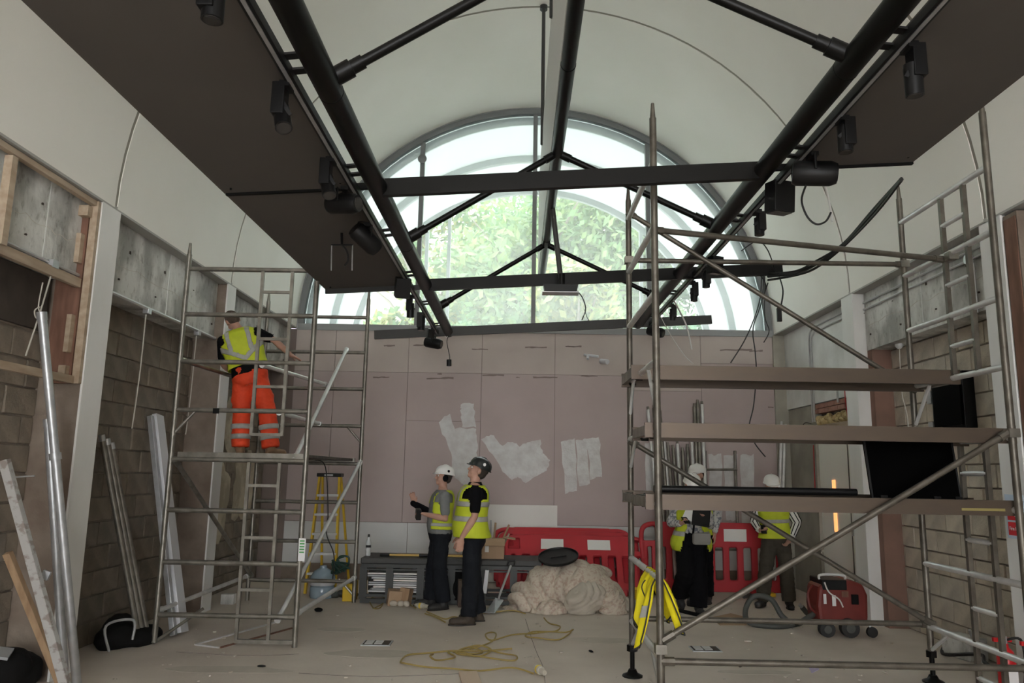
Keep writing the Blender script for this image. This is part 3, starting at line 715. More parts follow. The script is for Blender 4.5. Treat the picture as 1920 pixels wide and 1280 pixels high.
for a in [(395, 15, TKL, 'tube', 'vertical black cylinder spotlight at the top left picture edge', 0.0, 0.0, 1.0, 0.0),
          (530, 165, TKL, 'tube', 'tilted black cylinder spotlight on the left track, second from the viewer', -0.5, 0.6, 1.0, 0.05),
          (615, 305, TKL, 'tube', 'tilted black cylinder spotlight on the left track just before the first tie beam', -0.5, 0.6, 1.0, 0.05),
          (648, 362, TKL, 'can', 'big round black theatre lamp on the left track right under the first tie beam', 0.1, 1.2, 1.0),
          (690, 415, TKL, 'can', 'big black theatre lamp pointing down on the left track beyond the first tie beam', 0.55, 2.3, 1.05),
          (752, 520, TKL, 'flood', 'black flood lamp on the left track before the second tie beam', 0.4, 0.3, 1.7),
          (770, 548, TKL, 'tube', 'small black spotlight on the left track at the second tie beam', 0.2, 0, 1.0, 0.04),
          (790, 578, TKL, 'tube', 'black spotlight tangled in cable near the far end of the left track', 0.0, 0, 1.1, 0.0),
          (806, 600, TKL, 'flood', 'small flood lamp second from the far end of the left track', 0.3, 0.4, 1.0),
          (815, 611, TKL, 'can', 'black theatre lamp hanging at the very far end of the left tube', 0.2, 1.3, 1.05),
          (1715, 125, TKR, 'tube', 'tilted black cylinder spotlight on the right track nearest the viewer', 0.1, -0.6, 1.0, 0.05),
          (1588, 268, TKR, 'tube', 'upright ribbed black spotlight on the right track before the first tie beam', 0.0, 0, 1.0, 0.0),
          (1525, 335, TKR, 'can', 'big horizontal black theatre lamp on the right track under the first tie beam', 0.1, 1.3, 1.15),
          (1468, 392, TKR, 'flood', 'square black flood lamp on the right track beyond the first tie beam', 0.1, 0.3, 1.9),
          (1425, 415, TKR, 'tube', 'black spotlight on the right track above the upper scaffold rail', 0.0, 0, 0.9, 0.0),
          (1345, 500, TKR, 'flood', 'black flood lamp on the right track at the second tie beam', 0.1, 0.4, 1.4),
          (1325, 525, TKR, 'tube', 'small hanging spotlight just beyond the second tie beam on the right', 0.0, 0, 0.9, 0.0),
          (1302, 545, TKR, 'tube', 'small hanging spotlight third from the far end of the right track', 0.0, 0, 0.9, 0.02),
          (1262, 580, TKR, 'tube', 'small hanging spotlight second from the far end of the right track', 0.2, 0.2, 0.9, 0.0),
          (1228, 612, TKR, 'can', 'black theatre lamp at the far end of the right tube beside the scaffold post', 0.3, 1.0, 1.0)]:
    spot(*a)

# hanging projector bracket on the ridge drop pole
p = V((0.42, 7.75, 0))
t = thing('hanging_light_bar', (p.x, p.y, 3.5), 'slim black box hung on a drop pole from the ridge tube', 'light fitting')
MB().tube((0.33, 7.75, 4.42), (0.43, 7.75, 3.58), 0.028, n=12).build('drop_pole', steelg_m, t)
mb = MB(); mb.prism([(-0.18, 0.045), (0.18, 0.045), (0.165, -0.03), (-0.165, -0.03)], (0.42, 7.68, 3.53), (1, 0, 0), (0, 0, 1), (0, 0.14, 0)); mb.build('lamp_box', black_m, t)
MB().box((0.42, 7.75, 3.492), (0.38, 0.16, 0.008)).build('diffuser', galv_m, t)
MB().tube((0.43, 7.75, 3.57), (0.43, 7.75, 3.70), 0.036, n=12).build('socket', steel_m, t)
q = [atY(1083, 545, 7.75), atY(1093, 560, 7.75), atY(1098, 580, 7.75), atY(1091, 600, 7.75)]
one('loose_cable', cable(q, 0.006), cableb_m, 'short black lead dangling from the slim hanging box', 'cable')
q = [atY(1096, 580, 7.75), atY(1101, 595, 7.75), atY(1107, 604, 7.75)]
one('loose_cable', cable(q, 0.004), cableb_m, 'thin second lead hanging beside the slim box', 'cable')
# loose lead under left panel with a U-shaped bracket
yy = 6.2
t = thing('drop_bracket', tuple(atY(640, 460, yy)), 'thin U-shaped wire bracket dangling below the left panels', 'bracket')
MB().beam(atY(621, 459, yy), atY(662, 459, yy), 0.012, 0.012).build('cross_bar', black_m, t)
for x in (622, 661): MB().tube(atY(x, 459, yy), atY(x - 1, 507, yy), 0.006, n=6).build('wire_leg', galv_m, t)
MB().tube(atY(640, 395, yy), atY(641, 459, yy), 0.012, n=6).build('stem', black_m, t)
one('loose_cable', cable([atY(641, 460, yy), atY(650, 470, yy), atY(653, 487, yy), atY(646, 498, yy)], 0.009), cableb_m, 'short black lead with plug below the U-shaped wire bracket', 'cable')

# tangled leads
def lead(pts, r, m, label, Y=None, group=None, cat='cable', name='loose_cable'):
    q = [atY(x, y, Y if len(pt) == 2 else pt[2]) for pt in pts for x, y in [pt[:2]]]
    return one(name, cable(q, r), m, label, cat, group)
lead([(822, 600), (842, 620), (838, 640), (843, 668), (842, 678)], 0.006, cableb_m, 'black lead dangling from the far end of the left tube', 10.7)
lead([(820, 575), (836, 598), (845, 620), (836, 632), (828, 610), (845, 606)], 0.005, cablew_m, 'coil of white flex wound round the far end of the left tube', 10.75)
t = one('hanging_plug', MB().tube(atY(842, 674, 10.7), atY(842, 686, 10.7), 0.035, n=10), black_m, 'round black plug hanging on the lead below the left tube', 'plug')
# cable bundle sweeping from the second tie end up to the right panel
for k, (dy, r) in enumerate([(0, 0.016), (7, 0.012), (-6, 0.010)]):
    lead([(1440, 518 + dy, 8.0), (1490, 512 + dy * 0.6, 7.6), (1530, 495 + dy, 7.2 - k * 0.04), (1580, 460 + dy * 0.5, 6.7), (1640, 395 + dy, 5.9), (1690, 336 + dy * 0.3, 5.17)], r, cableb_m, '%s cable sweeping from the second tie end up to the right panel' % ('thickest black', 'middle black', 'thinnest black')[k], 7.0 - k * 0.04, 'cable bundle to the right panel')
lead([(1512, 345, atX(1525, 335, TKR.x + 0.05).y), (1503, 375), (1513, 405), (1530, 420), (1548, 415), (1558, 398)], 0.007, cableb_m, 'black cable loop hanging below the big theatre lamp on the right', 4.95)
lead([(1545, 338, 5.2), (1556, 385), (1560, 415)], 0.008, cablew_m, 'short pale flex beside the right panel edge', 5.3)
lead([(1428, 518, 8.0), (1425, 560), (1413, 600), (1395, 640), (1370, 680)], 0.006, cableb_m, 'long thin black lead hanging from the second tie to the top deck', 7.6)
lead([(1432, 518, 8.0), (1428, 565), (1412, 615), (1416, 660), (1418, 700), (1413, 760), (1405, 800), (1415, 830), (1435, 856)], 0.006, cableb_m, 'long black lead hanging behind the right tower past its decks', 7.7)
lead([(1434, 518, 8.0), (1434, 590), (1442, 620), (1432, 642)], 0.005, cableb_m, 'thin lead ending in a white tip near the right window edge', 7.8)
lead([(1425, 515, 8.0), (1436, 535), (1430, 560), (1440, 530)], 0.006, cableb_m, 'small knot of leads under the end of the second tie beam', 7.75)
one('loose_cable', cable([V((TKR.x, 9.1, TKR.z - 0.015)), V((TKR.x + 0.06, 9.15, TKR.z - 0.10)), atY(1285, 605, 9.4), atY(1292, 630, 9.4), atY(1297, 655, 9.4)], 0.010), cablew_m, 'white cable hanging from the right track in front of the wall', 'cable')
one('loose_cable', cable([V((TKR.x, 10.0, TKR.z - 0.015)), atY(1250, 615, 10.0), atY(1265, 640, 9.9), atY(1285, 668, 9.8), atY(1300, 682, 9.8)], 0.005), cablew_m, 'thin pale lead slanting down to the top scaffold deck', 'cable')
lead([(1390, 470), (1420, 452), (1440, 470), (1455, 514, 8.0)], 0.006, cableb_m, 'lead looping from the right track to the second tie end', 7.6)
lead([(1460, 515, 8.0), (1468, 545), (1463, 580)], 0.008, cableb_m, 'short lead holding the small black box right of the tie end', 7.7)
p = atY(1461, 590, 7.7); one('junction_box', MB().box(p, (0.045, 0.03, 0.14)), black_m, 'small black box dangling from a lead right of the second tie end', 'box')
# ================================================================== SCAFFOLD TOWERS
def clamp(p, parent, m=steel_m): return MB().box(p, (0.075, 0.075, 0.06)).build('clamp', m, parent)
# ---- left tower: two end frames facing the viewer, 2.4 m apart
NY, FY = 7.5, 9.88
xl0, xr0, xl1, xr1 = -3.38, -2.06, -3.34, -2.01
LT = thing('scaffold_tower', (-2.7, 8.7, 0), 'narrow aluminium scaffold tower beside the left wall with a worker on it', 'scaffold')
rz = [0.27, 0.75, 1.235, 1.72, 2.2, 2.68, 3.16, 3.63]
def post(x, y, z0, z1, parent, tip=True, alu_m=alu_m):
    zt = z1 - 0.12 if tip else z1
    MB().path([(x, y, z0), (x, y, zt)] + ([(x, y, zt + 0.002), (x, y, z1)] if tip else []), [0.026, 0.026] + ([0.021, 0.012] if tip else []), 12).build('post', alu_m, parent)
    for z in (1.95,):
        if z0 < z < z1: MB().tube((x, y, z), (x, y, z + 0.08), 0.0275, n=12).build('post_sleeve', alu_m, parent)
post(xl0, NY, 0.02, 3.9, LT); post(xr0, NY, 0.0, 3.52, LT, False)
post(xl1, FY, 0.02, 3.95, LT); post(xr1, FY, 0.02, 4.0, LT)
for z in rz:
    MB().tube((xl0, NY, z), (xr0, NY, z), 0.024, n=10).build('rung', alu_m, LT)
    MB().tube((xl1, FY, z), (xr1, FY, z), 0.024, n=10).build('rung', alu_m, LT)
def stiles(xs_, z0, z1, y, zr, parent):
    for x in xs_: MB().beam((x, y, z0), (x, y, z1), 0.03, 0.03, (1, 0, 0)).build('ladder_stile', alu_m, parent)
    for z in zr: MB().beam((xs_[0], y, z), (xs_[1], y, z), 0.028, 0.028).build('ladder_rung', alu_m, parent)
la, lb = atY(487, 600, NY).x, atY(543, 600, NY).x
stiles((la, lb), 1.96, 3.63, NY, (1.97, 2.44, 2.92, 3.40), LT)
stiles((la, lb), 0.03, 1.70, NY, (0.51, 0.99, 1.48), LT)
MB().beam((la, NY, 0.045), (xr0, NY, 0.045), 0.035, 0.035).build('ladder_rung', alu_m, LT)
# deck with toe board edge
MB().span(-3.30, -2.10, NY + 0.06, FY - 0.06, 1.755, 1.785).build('deck_board', deck_m, LT)
for y in (NY + 0.02, FY - 0.02): MB().beam((-3.32, y, 1.765), (-2.08, y, 1.765), 0.04, 0.05).build('deck_edge', alu_m, LT)
def brace(a, b, m=alu_m, r=0.0225, parent=None):
    a, b = V(a), V(b); parent = parent or LT
    o = MB().tube(a, b, r, n=10).build('brace', m, parent)
    d = (b - a).normalized()
    for p, e in ((a, d), (b, -d)): MB().tube(p - e * 0.02, p + e * 0.07, r + 0.008, n=8).build('brace_hook', m, o)
    return o
brace((xl0, NY + 0.03, 0.30), (xl1, FY - 0.03, 0.32), alub_m)
brace((xr0, NY + 0.03, 0.30), (xr1, FY - 0.03, 0.32), alub_m)
brace((xl0 + 0.05, NY, 1.70), (xl1 + 0.03, FY, 0.32))
brace((xr0 - 0.12, NY + 0.03, 1.74), (xr1 - 0.25, FY - 0.05, 3.19), alub_m)
brace((xr0 - 0.18, NY + 0.03, 0.24), (xr1, FY - 0.03, 1.74), alub_m)
brace((xl0, NY + 0.04, 2.70), (xl1, FY, 2.70))
brace((la + 0.05, NY + 0.04, 2.66), (-2.5, FY - 0.06, 2.73), alub_m)
brace((la + 0.25, NY + 0.04, 2.19), (-2.55, FY - 0.06, 2.22), alub_m)
for p, q in (((xl0, NY, 0.02), (xl0 + 0.3, NY + 0.35, 0.27)), ((xr1, FY, 0.10), (xr1 - 0.2, FY, 0.30)), ((xl1, FY, 1.98), (xl1 + 0.22, FY, 2.2)), ((xr1, FY, 1.98), (xr1 - 0.2, FY, 2.2)), ((xl0, NY, 1.96), (xl0 + 0.2, NY, 2.19))):
    MB().tube(p, q, 0.015, n=8).build('corner_stay', alu_m, LT)
p = atY(566, 1030, NY - 0.03); MB().box(p, (0.065, 0.006, 0.21)).build('inspection_tag', signw_m, LT)
for k in range(5): MB().box(p + V((0, -0.004, 0.08 - k * 0.026)), (0.045, 0.002, 0.013)).build('tag_print', tagg_m, LT)
MB().box(atY(405, 770, NY - 0.025), (0.06, 0.008, 0.052)).build('black_tape', blackm_m, LT)
one('loose_cable', cable([atY(590, 862, FY - 0.3), atY(610, 875, FY - 0.3), atY(615, 960, FY - 0.2), atY(612, 1000, FY - 0.2), atY(626, 1040, FY - 0.2), atY(624, 1085, FY - 0.1)], 0.007), cableb_m, 'black lead hanging in front of the yellow stepladder', 'cable')

# ---- right tower: end frames run away from the viewer, the right one has a ladder
ny, fy, rx0, rx1 = 5.4, 6.7, 0.98, 3.46
RT = thing('scaffold_tower', (2.2, 6.05, 0), 'wide aluminium scaffold tower on the right with three stacked decks', 'scaffold')
def jack(x, y, parent):
    j = MB().tube((x, y, 0.04), (x, y, 0.26), 0.02, n=10).build('screw_jack', steel_m, parent)
    mb = MB(); mb.lathe((x, y, 0), [(0.085, 0), (0.085, 0.012), (0.045, 0.03), (0.03, 0.06)], 12); mb.build('base_plate', steel_m, j)
    mb = MB(); mb.lathe((x, y, 0.2), [(0.045, 0), (0.045, 0.05)], 6); mb.build('jack_nut', steel_m, j)
for x, y, zt in ((rx0, ny, 4.42), (rx0, fy, 4.25), (rx1, ny, 4.5), (rx1, fy, 4.3)):
    post(x, y, 0.22, zt, RT, True, alud_m); jack(x, y, RT)
fz = [0.44, 0.95, 1.45, 1.95, 2.45, 2.95, 3.45, 3.95]
for z in fz:
    for x in (rx0, rx1): MB().tube((x, ny, z), (x, fy, z), 0.0245, n=10).build('rung', alub_m, RT)
for ys in ((5.72, 6.04),):
    for z0, z1, zr in ((0.02, 1.92, (0.2, 0.7, 1.2, 1.7)), (2.46, 3.93, (2.7, 3.2, 3.7))):
        for y in ys: MB().beam((rx1, y, z0), (rx1, y, z1), 0.034, 0.034, (1, 0, 0)).build('ladder_stile', alud_m, RT)
        for z in zr: MB().tube((rx1, ys[0], z), (rx1, ys[1], z), 0.02, n=10).build('ladder_rung', alub_m, RT)
brace((rx0, ny + 0.02, 3.43), (rx1 - 0.03, 6.04, 3.42), alud_m, parent=RT)
brace((rx0, fy, 3.56), (rx1, fy, 3.56), alud_m, parent=RT)
brace((rx0, fy - 0.03, 4.0), (rx1, fy - 0.03, 2.42), alud_m, parent=RT)
brace((rx0 + 0.03, ny, 0.56), (rx1 - 0.03, ny, 1.98), alud_m, parent=RT)
brace((rx0, fy - 0.03, 1.93), (rx1, fy - 0.03, 0.47), alud_m, parent=RT)
brace((rx0 + 0.02, ny, 0.42), (rx1, ny, 0.42), alud_m, parent=RT)
brace((rx0 + 0.02, fy, 0.46), (rx1, fy, 0.46), alud_m, parent=RT)
for p, q in (((rx0, fy, 0.25), (rx0, fy - 0.35, 0.44)), ((rx0, ny, 0.22), (rx0, ny + 0.35, 0.44)), ((rx1, fy, 0.25), (rx1, fy - 0.3, 0.44)), ((rx0, fy, 1.7), (rx0, fy - 0.3, 1.95)), ((rx0, fy, 2.15), (rx0, fy - 0.22, 2.45)), ((rx0, ny + 0.05, 2.1), (rx0, ny + 0.35, 2.45)), ((rx1, fy, 2.1), (rx1, fy - 0.3, 2.45))):
    MB().tube(p, q, 0.015, n=8).build('corner_stay', alub_m, RT)
def deck(y0, y1, z, h, edge_m):
    x0, x1 = rx0 - 0.08, rx1 + 0.06
    d = MB().span(x0 + 0.02, x1 - 0.02, y0 + 0.03, y1 - 0.03, z - 0.02, z).build('deck_board', deck_m, RT)
    for y in (y0, y1):
        mb = MB(); mb.prism([(0, 0), (0.03, 0), (0.03, -0.016), (0.008, -0.016), (0.008, -h + 0.016), (0.034, -h + 0.016), (0.034, -h), (0, -h)], (x0, y - 0.017, z + 0.015), (0, 1, 0), (0, 0, 1), (x1 - x0, 0, 0)); mb.build('deck_side_beam', edge_m, d)
    for x in (x0, x1 - 0.04): MB().span(x, x + 0.04, y0, y1, z - h + 0.03, z - 0.005).build('deck_end_beam', alu_m, d)
    for x in (x0 + 0.08, x1 - 0.08):
        for y in (y0 + 0.1, y1 - 0.1):
            pass
    return d
deck(6.08, 6.64, 2.50, 0.115, aluedge_m)
deck(5.46, 6.04, 2.00, 0.105, aluedge_m)
deck(5.46, 6.04, 1.50, 0.105, aluedge_m)
deck(6.08, 6.64, 1.50, 0.10, aluedge_m)
for y, z in ((5.55, 1.5), (5.95, 1.5), (5.55, 2.0), (5.95, 2.0), (6.2, 2.5), (6.55, 2.5)):
    MB().path([(rx0, y + 0.035 * 0, z - 0.03 + 0.036), (rx0 - 0.034, y, z - 0.045), (rx0 - 0.02, y, z - 0.085), (rx0 + 0.03, y, z - 0.085)], 0.012, 6).build('deck_hook', steel_m, RT)
for p in ((rx1, 5.95, 3.42), (rx1, fy, 3.56), (rx1, fy, 0.46), (rx0, fy, 3.56), (rx1, ny, 1.98), (rx0, ny, 0.5)): clamp(p, RT, alu_m)
p = atY(1850, 955, ny - 0.0); MB().box((p.x, 5.438, 1.45), (0.30, 0.004, 0.018)).build('warning_sticker', M('faded_sticker', (0.26, 0.21, 0.07), 0.6), RT)

# things lying on the third deck
one('roller_tube', MB().tube((rx0 + 0.05, 5.86, 1.545), (2.55, 5.86, 1.545), 0.027, n=14), black_m, 'long black tube lying on the lowest deck of the right tower', 'tube')
SC = thing('television_screen', (2.95, 5.70, 1.5), 'black flat screen leaning upright on the lowest deck of the right tower', 'screen')
q = [atY(1618, 815, 5.72), atY(1782, 818, 5.72), atY(1802, 937, 5.62), atY(1636, 934, 5.62)]
mb = MB(); d = V((0, 0.03, 0)); mb.add([p for p in q] + [p + d for p in q], [(0, 1, 2, 3), (7, 6, 5, 4), (0, 4, 5, 1), (1, 5, 6, 2), (2, 6, 7, 3), (3, 7, 4, 0)]); mb.build('display_panel', screen_m, SC)
for a, b in ((q[0], q[1]), (q[1], q[2]), (q[2], q[3]), (q[3], q[0])): MB().beam(a + V((0, -0.002, 0)), b + V((0, -0.002, 0)), 0.012, 0.012).build('bezel', black_m, SC)
for k in (0.12, 0.72, 0.96): MB().box(q[3] + (q[2] - q[3]) * k + V((0, -0.012, 0.012)), (0.05, 0.02, 0.022)).build('hinge_clip', black_m, SC)

# vest hung over the lower left rail of the right tower
HV = thing('safety_vest', (0.98, 5.75, 0.5), 'yellow safety vest with black piping draped over the tower rail', 'vest')
def sheet(pts_fn, nu, nv, th=0.006):
    g = [[pts_fn(i / nu, j / nv) for j in range(nv + 1)] for i in range(nu + 1)]
    vs = [p for r in g for p in r]; fs = [(i * (nv + 1) + j, (i + 1) * (nv + 1) + j, (i + 1) * (nv + 1) + j + 1, i * (nv + 1) + j + 1) for i in range(nu) for j in range(nv)]
    return vs, fs
def vest_half(side):
    # u along the rail (depth), v over the rail and down; side -1 hangs to the left of the rail, +1 to its right
    def f(u, v):
        y = 5.44 + 0.42 * u + 0.02 * math.sin(v * 5)
        L = (0.47 if side < 0 else 0.36) * (0.80 + 0.24 * math.sin(u * 6.2 + (0.4 if side < 0 else 1.4)))
        dn = L * v
        fold = 0.022 * math.sin(u * 17 + v * 2) * min(1, v * 3) + 0.01 * math.sin(u * 31)
        x = rx0 + side * (0.028 * min(1, v * 8) + 0.02 * v + (0.10 * v if side > 0 else 0.10 * v * (1 - 0.6 * u))) + fold
        return V((x, y, 0.978 - 0.02 * (v * 8 if v < 0.125 else 1) - dn))
    return f
for s_ in (-1, 1):
    f = vest_half(s_); vs, fs = sheet(f, 30, 22)
    mb = MB(); mb.add(vs, fs, True); o = mb.build('vest_front' if s_ < 0 else 'vest_back', hivizy_m, HV, fix=False)
    so = o.modifiers.new('solid', 'SOLIDIFY'); so.thickness = 0.005
    MB().path([f(i / 40, 1) for i in range(41)], 0.006, 5).build('piping', piping_m, o)
    for u in (0, 1): MB().path([f(u, j / 20) for j in range(21)], 0.006, 5).build('piping', piping_m, o)
    MB().path([f(0.45 + 0.1 * math.sin(j / 4), j / 24) for j in range(4, 22)], 0.005, 5).build('piping', piping_m, o)
    g = lambda u, v: f(0.05 + 0.3 * u, 0.42 + 0.16 * v) + V((s_ * 0.006, -0.003, 0))
    vs, fs = sheet(g, 10, 4); mb = MB(); mb.add(vs, fs, True); o2 = mb.build('reflective_strip', tape_m, o, fix=False)

# ================================================================== LEANING STOCK, LEFT SIDE
def pole(x0, y0, Y0, x1, y1, Y1, r, m, label, group=None, name='aluminium_tube', cat='tube', n=14):
    a, b = atY(x0, y0, Y0), atY(x1, y1, Y1)
    return one(name, MB().tube(a, b, r, n=n), m, label, cat, group)
def lean(px0, px1, X0, b_z, r, m, label, name='aluminium_tube', cat='tube', group='tubes leaning on the left wall', joint=None):
    """top pixel px0 lying on plane X0; foot pixel px1 taken on the floor (or on plane when below the frame)"""
    a = atX(*px0, X0); b = atZ(*px1, b_z)
    t = thing(name, tuple(b), label, cat, group)
    MB().tube(b, a, r, n=14).build('tube_shaft', m, t)
    d = (b - a).normalized()
    MB().tube(a, a + d * 0.06, r + 0.004, n=14).build('end_cap', galv_m, t)
    if joint: MB().tube(a + d * joint, a + d * (joint + 0.05), r + 0.01, n=14).build('collar', galv_m, t)
    return t
lean((78, 585), (146, 1300), -3.56, 0, 0.032, galv_m, 'tallest galvanised tube leaning left of the white column', joint=1.05)
lean((90, 785), (122, 1290), -3.58, 0, 0.032, galv_m, 'shorter galvanised tube leaning beside the tallest one')
lean((190, 815), (262, 1208), -3.86, 0, 0.026, alu_m, 'aluminium tube leaning on the block wall, leftmost of three')
lean((200, 822), (270, 1206), -3.86, 0, 0.028, alu_m, 'aluminium tube leaning on the block wall, middle of three')
lean((208, 830), (279, 1203), -3.85, 0, 0.026, alu_m, 'aluminium tube leaning on the block wall, rightmost of three')
# hooks of looped wire on the tall tube top
one('wire_loop', cable([atX(75, 575, -3.6), atX(65, 582, -3.6), atX(68, 596, -3.6), atX(78, 590, -3.6), atX(72, 575, -3.6), atX(80, 530, -3.65)], 0.005), rope_m, 'twisted pale wire loop at the top of the tallest leaning tube', 'wire')
# white trunking boards
def board(pts, Xt, w, th, m, name, label, cat, off=V((0, 0, 0))):
    a, b = atX(*pts[0], Xt), atZ(*pts[1], 0.0)
    return one(name, MB().beam(b + V((0, 0, th / 2)), a, th, w, (0, 1, 0)), m, label, cat, bev=0.003)
board([(296, 778), (342, 1190)], -3.88, 0.17, 0.05, whitetrunk_m, 'white_trunking', 'long white trunking length leaning against the block wall', 'trunking')
board([(282, 780), (325, 1196)], -3.90, 0.06, 0.05, galv_m, 'metal_channel', 'narrow metal channel leaning just left of the white trunking', 'channel')
board([(8, 862), (132, 1330)], -3.55, 0.05, 0.06, markedt_m, 'primed_batten', 'pale printed batten leaning in the lower left corner', 'batten')
board([(14, 1036), (118, 1300)], -3.6, 0.05, 0.05, wood2_m, 'wooden_batten', 'short brown wooden batten leaning in the lower left corner', 'batten')
# little bracket fixed to the printed batten
p = atX(86, 1078, -3.30); one('metal_bracket', MB().box(p, (0.05, 0.03, 0.06), rotm(0, 0.3, 0.2)), galv_m, 'small metal plate clipped on the pale printed batten', 'bracket')
p = atX(30, 894, -3.5); one('metal_pin', MB().tube(p, p + V((0.13, 0, 0.01)), 0.006, n=6), galv_m, 'thin metal pin sticking out of the pale printed batten', 'pin')
# folded dark sheet on the floor by the tubes
c = atZ(232, 1215)
mb = MB(); mb.ball((c.x - 0.12, c.y + 0.15, 0.08), (0.18, 0.34, 0.13)); mb.ball((c.x + 0.0, c.y + 0.25, 0.06), (0.2, 0.3, 0.10)); mb.ball((c.x - 0.18, c.y + 0.2, 0.18), (0.09, 0.22, 0.08))
me = bake(mb, 0.02, 3); ruffle(me, 0.02, 6, 4)
t = thing('black_sack', (c.x, c.y, 0), 'crumpled black sheet on the floor below the three leaning tubes', 'sheet'); ROOT[t.name] = V((0, 0, 0)); t.location = (0, 0, 0)
obj_from_mesh('sheet_body', me, blackm_m, t)
MB().path(smooth_pts([(c.x - 0.02, c.y - 0.22, 0.02), (c.x - 0.06, c.y - 0.24, 0.24), (c.x + 0.12, c.y - 0.12, 0.27), (c.x + 0.12, c.y - 0.1, 0.1)]), 0.012, 6).build('rim_wire', galv_m, t)
c = V((-3.72, 5.9, 0))
mb = MB(); mb.ball((c.x, c.y, 0.12), (0.2, 0.3, 0.16)); mb.ball((c.x + 0.05, c.y - 0.1, 0.2), (0.16, 0.2, 0.14)); me = bake(mb, 0.02, 3); ruffle(me, 0.02, 6, 9)
t = thing('black_sack', (0, 0, 0), 'dark rubble sack on the floor behind the wooden batten', 'sack'); obj_from_mesh('sack_body', me, blackm_m, t)
MB().box((c.x + 0.1, c.y - 0.25, 0.33), (0.12, 0.16, 0.02), rotm(0.2, 0.2, 0.4)).build('flap', sheetg_m, t)

# ---- timber frame in the near left bay
TF = thing('timber_frame', (-3.63, 5.7, 2.3), 'new softwood batten frame fixed in the near left bay', 'timber frame')
def tb(a, b, w, h, m=wood_m, nm='batten'): return MB().beam(a, b, w, h).build(nm, m, TF, bev=0.002)
tb((-3.62, 4.8, 3.83), (-3.62, 6.16, 3.83), 0.05, 0.045)
tb((-3.66, 4.8, 3.13), (-3.66, 6.12, 3.13), 0.045, 0.075)
tb((-3.64, 4.8, 2.33), (-3.64, 6.14, 2.33), 0.045, 0.06)
MB().span(-3.64, -3.58, 6.145, 6.185, 2.3, 3.85).build('upright', wood_m, TF)
MB().span(-3.86, -3.645, 6.135, 6.183, 2.3, 3.80).build('upright_lining', woodr_m, TF)
MB().span(-3.66, -3.60, 5.07, 5.13, 3.15, 3.80).build('upright', wood_m, TF)
for z0, z1 in ((3.30, 3.55), (2.55, 2.86)): MB().span(-3.70, -3.66, 6.08, 6.134, z0, z1).build('packing_block', wood_m, TF)
MB().span(-3.70, -3.62, 6.07, 6.134, 3.70, 3.79).build('packing_block', wood_m, TF); MB().span(-3.72, -3.66, 6.08, 6.134, 2.36, 2.44).build('packing_block', wood_m, TF)
MB().span(-3.935, -3.90, 4.8, 6.13, 2.72, 3.17).build('shade_sheet', dark_m, TF)  # dark sheet standing in for the shade inside the recess
# conduits under the left lintels with their pull cords
def conduit(pts, label, r=0.013, m=conduit_m): return one('conduit', MB().path([V(p) for p in pts], r, 8), m, label, 'conduit')
conduit([(-3.675, 4.8, 3.20), (-3.675, 6.13, 3.20)], 'steel conduit along the near left lintel', 0.016)
conduit([(-3.675, 6.50, 3.178), (-3.675, 9.04, 3.178)], 'steel conduit along the lower edge of the long left lintel', 0.02)
for k, (Y, lab) in enumerate(((7.35, 'nearer'), (8.55, 'farther'))):
    t = thing('ceiling_pull_cord', (-3.70, Y, 2.0), 'pull cord with small box below the long left lintel, %s of the two' % lab, 'cord')
    MB().box((-3.68, Y, 3.15), (0.06, 0.07, 0.05)).build('cord_box', galv_m, t, bev=0.005)
    MB().path(smooth_pts([(-3.69, Y, 3.12), (-3.70, Y + 0.02, 2.7), (-3.69, Y - 0.02, 2.3), (-3.70, Y - 0.03, 2.0)]), 0.006, 5).build('cord', rope_m, t)
t = thing('ceiling_pull_cord', (-3.66, 5.75, 2.4), 'pull cord hanging behind the softwood frame', 'cord')
MB().box((-3.66, 5.75, 3.19), (0.06, 0.08, 0.06)).build('cord_box', galv_m, t)
MB().path(smooth_pts([(-3.66, 5.75, 3.1), (-3.69, 5.72, 2.8), (-3.72, 5.66, 2.45)]), 0.006, 5).build('cord', rope_m, t)

# ---- right wall services
conduit([(4.16, 6.5, 3.74), (4.16, 9.06, 3.74)], 'upper of two steel conduits along the right lintel')
conduit([(4.16, 6.5, 3.66), (4.16, 9.06, 3.66)], 'lower of two steel conduits along the right lintel')
t = thing('conduit_drop', (4.15, 6.85, 3.1), 'pair of vertical conduits with round box near the right column', 'conduit')
for y in (6.82, 6.88): MB().tube((4.16, y, 3.15), (4.16, y, 3.62), 0.012, n=8).build('conduit_pipe', conduit_m, t)
MB().lathe((4.165, 6.85, 3.66), [(0.045, 0), (0.045, 0.05), (0.03, 0.055)], 14, Matrix.Rotation(-PI / 2, 3, 'Y')).build('round_box', galv_m, t)
for k, d in enumerate((0.0, 0.07)):
    conduit([(4.185, 9.42, 3.76 - d), (4.185, 10.75 - d, 3.76 - d), (4.185, 10.86 - d * 0.9, 3.70 - d), (4.185, 10.90 - d, 3.60 - d), (4.185, 10.90 - d, 2.42)], '%s conduit bending down beside the door' % ('outer' if k == 0 else 'inner'), 0.012)
conduit([(4.17, 9.42, 2.95), (4.17, 9.90, 2.93), (4.17, 9.98, 2.86), (4.17, 9.98, 2.62)], 'short conduit dropping into the insulation above the door', 0.013)
one('junction_box', MB().box((4.16, 9.46, 3.72), (0.06, 0.10, 0.17)), whitetrunk_m, 'white rectangular box on the conduit behind the right column', 'box', bev=0.006)
one('loose_cable', cable([(4.16, 10.9, 2.4), (4.13, 11.05, 2.42), (4.12, 11.15, 2.35), (4.14, 11.2, 2.2)], 0.006), cableb_m, 'black wires curling from the conduit left of the door', 'cable')
one('loose_cable', cable([(4.17, 9.75, 2.85), (4.16, 9.72, 2.6), (4.18, 9.72, 2.4)], 0.006), signred_m, 'red wire hanging above the door insulation', 'cable')
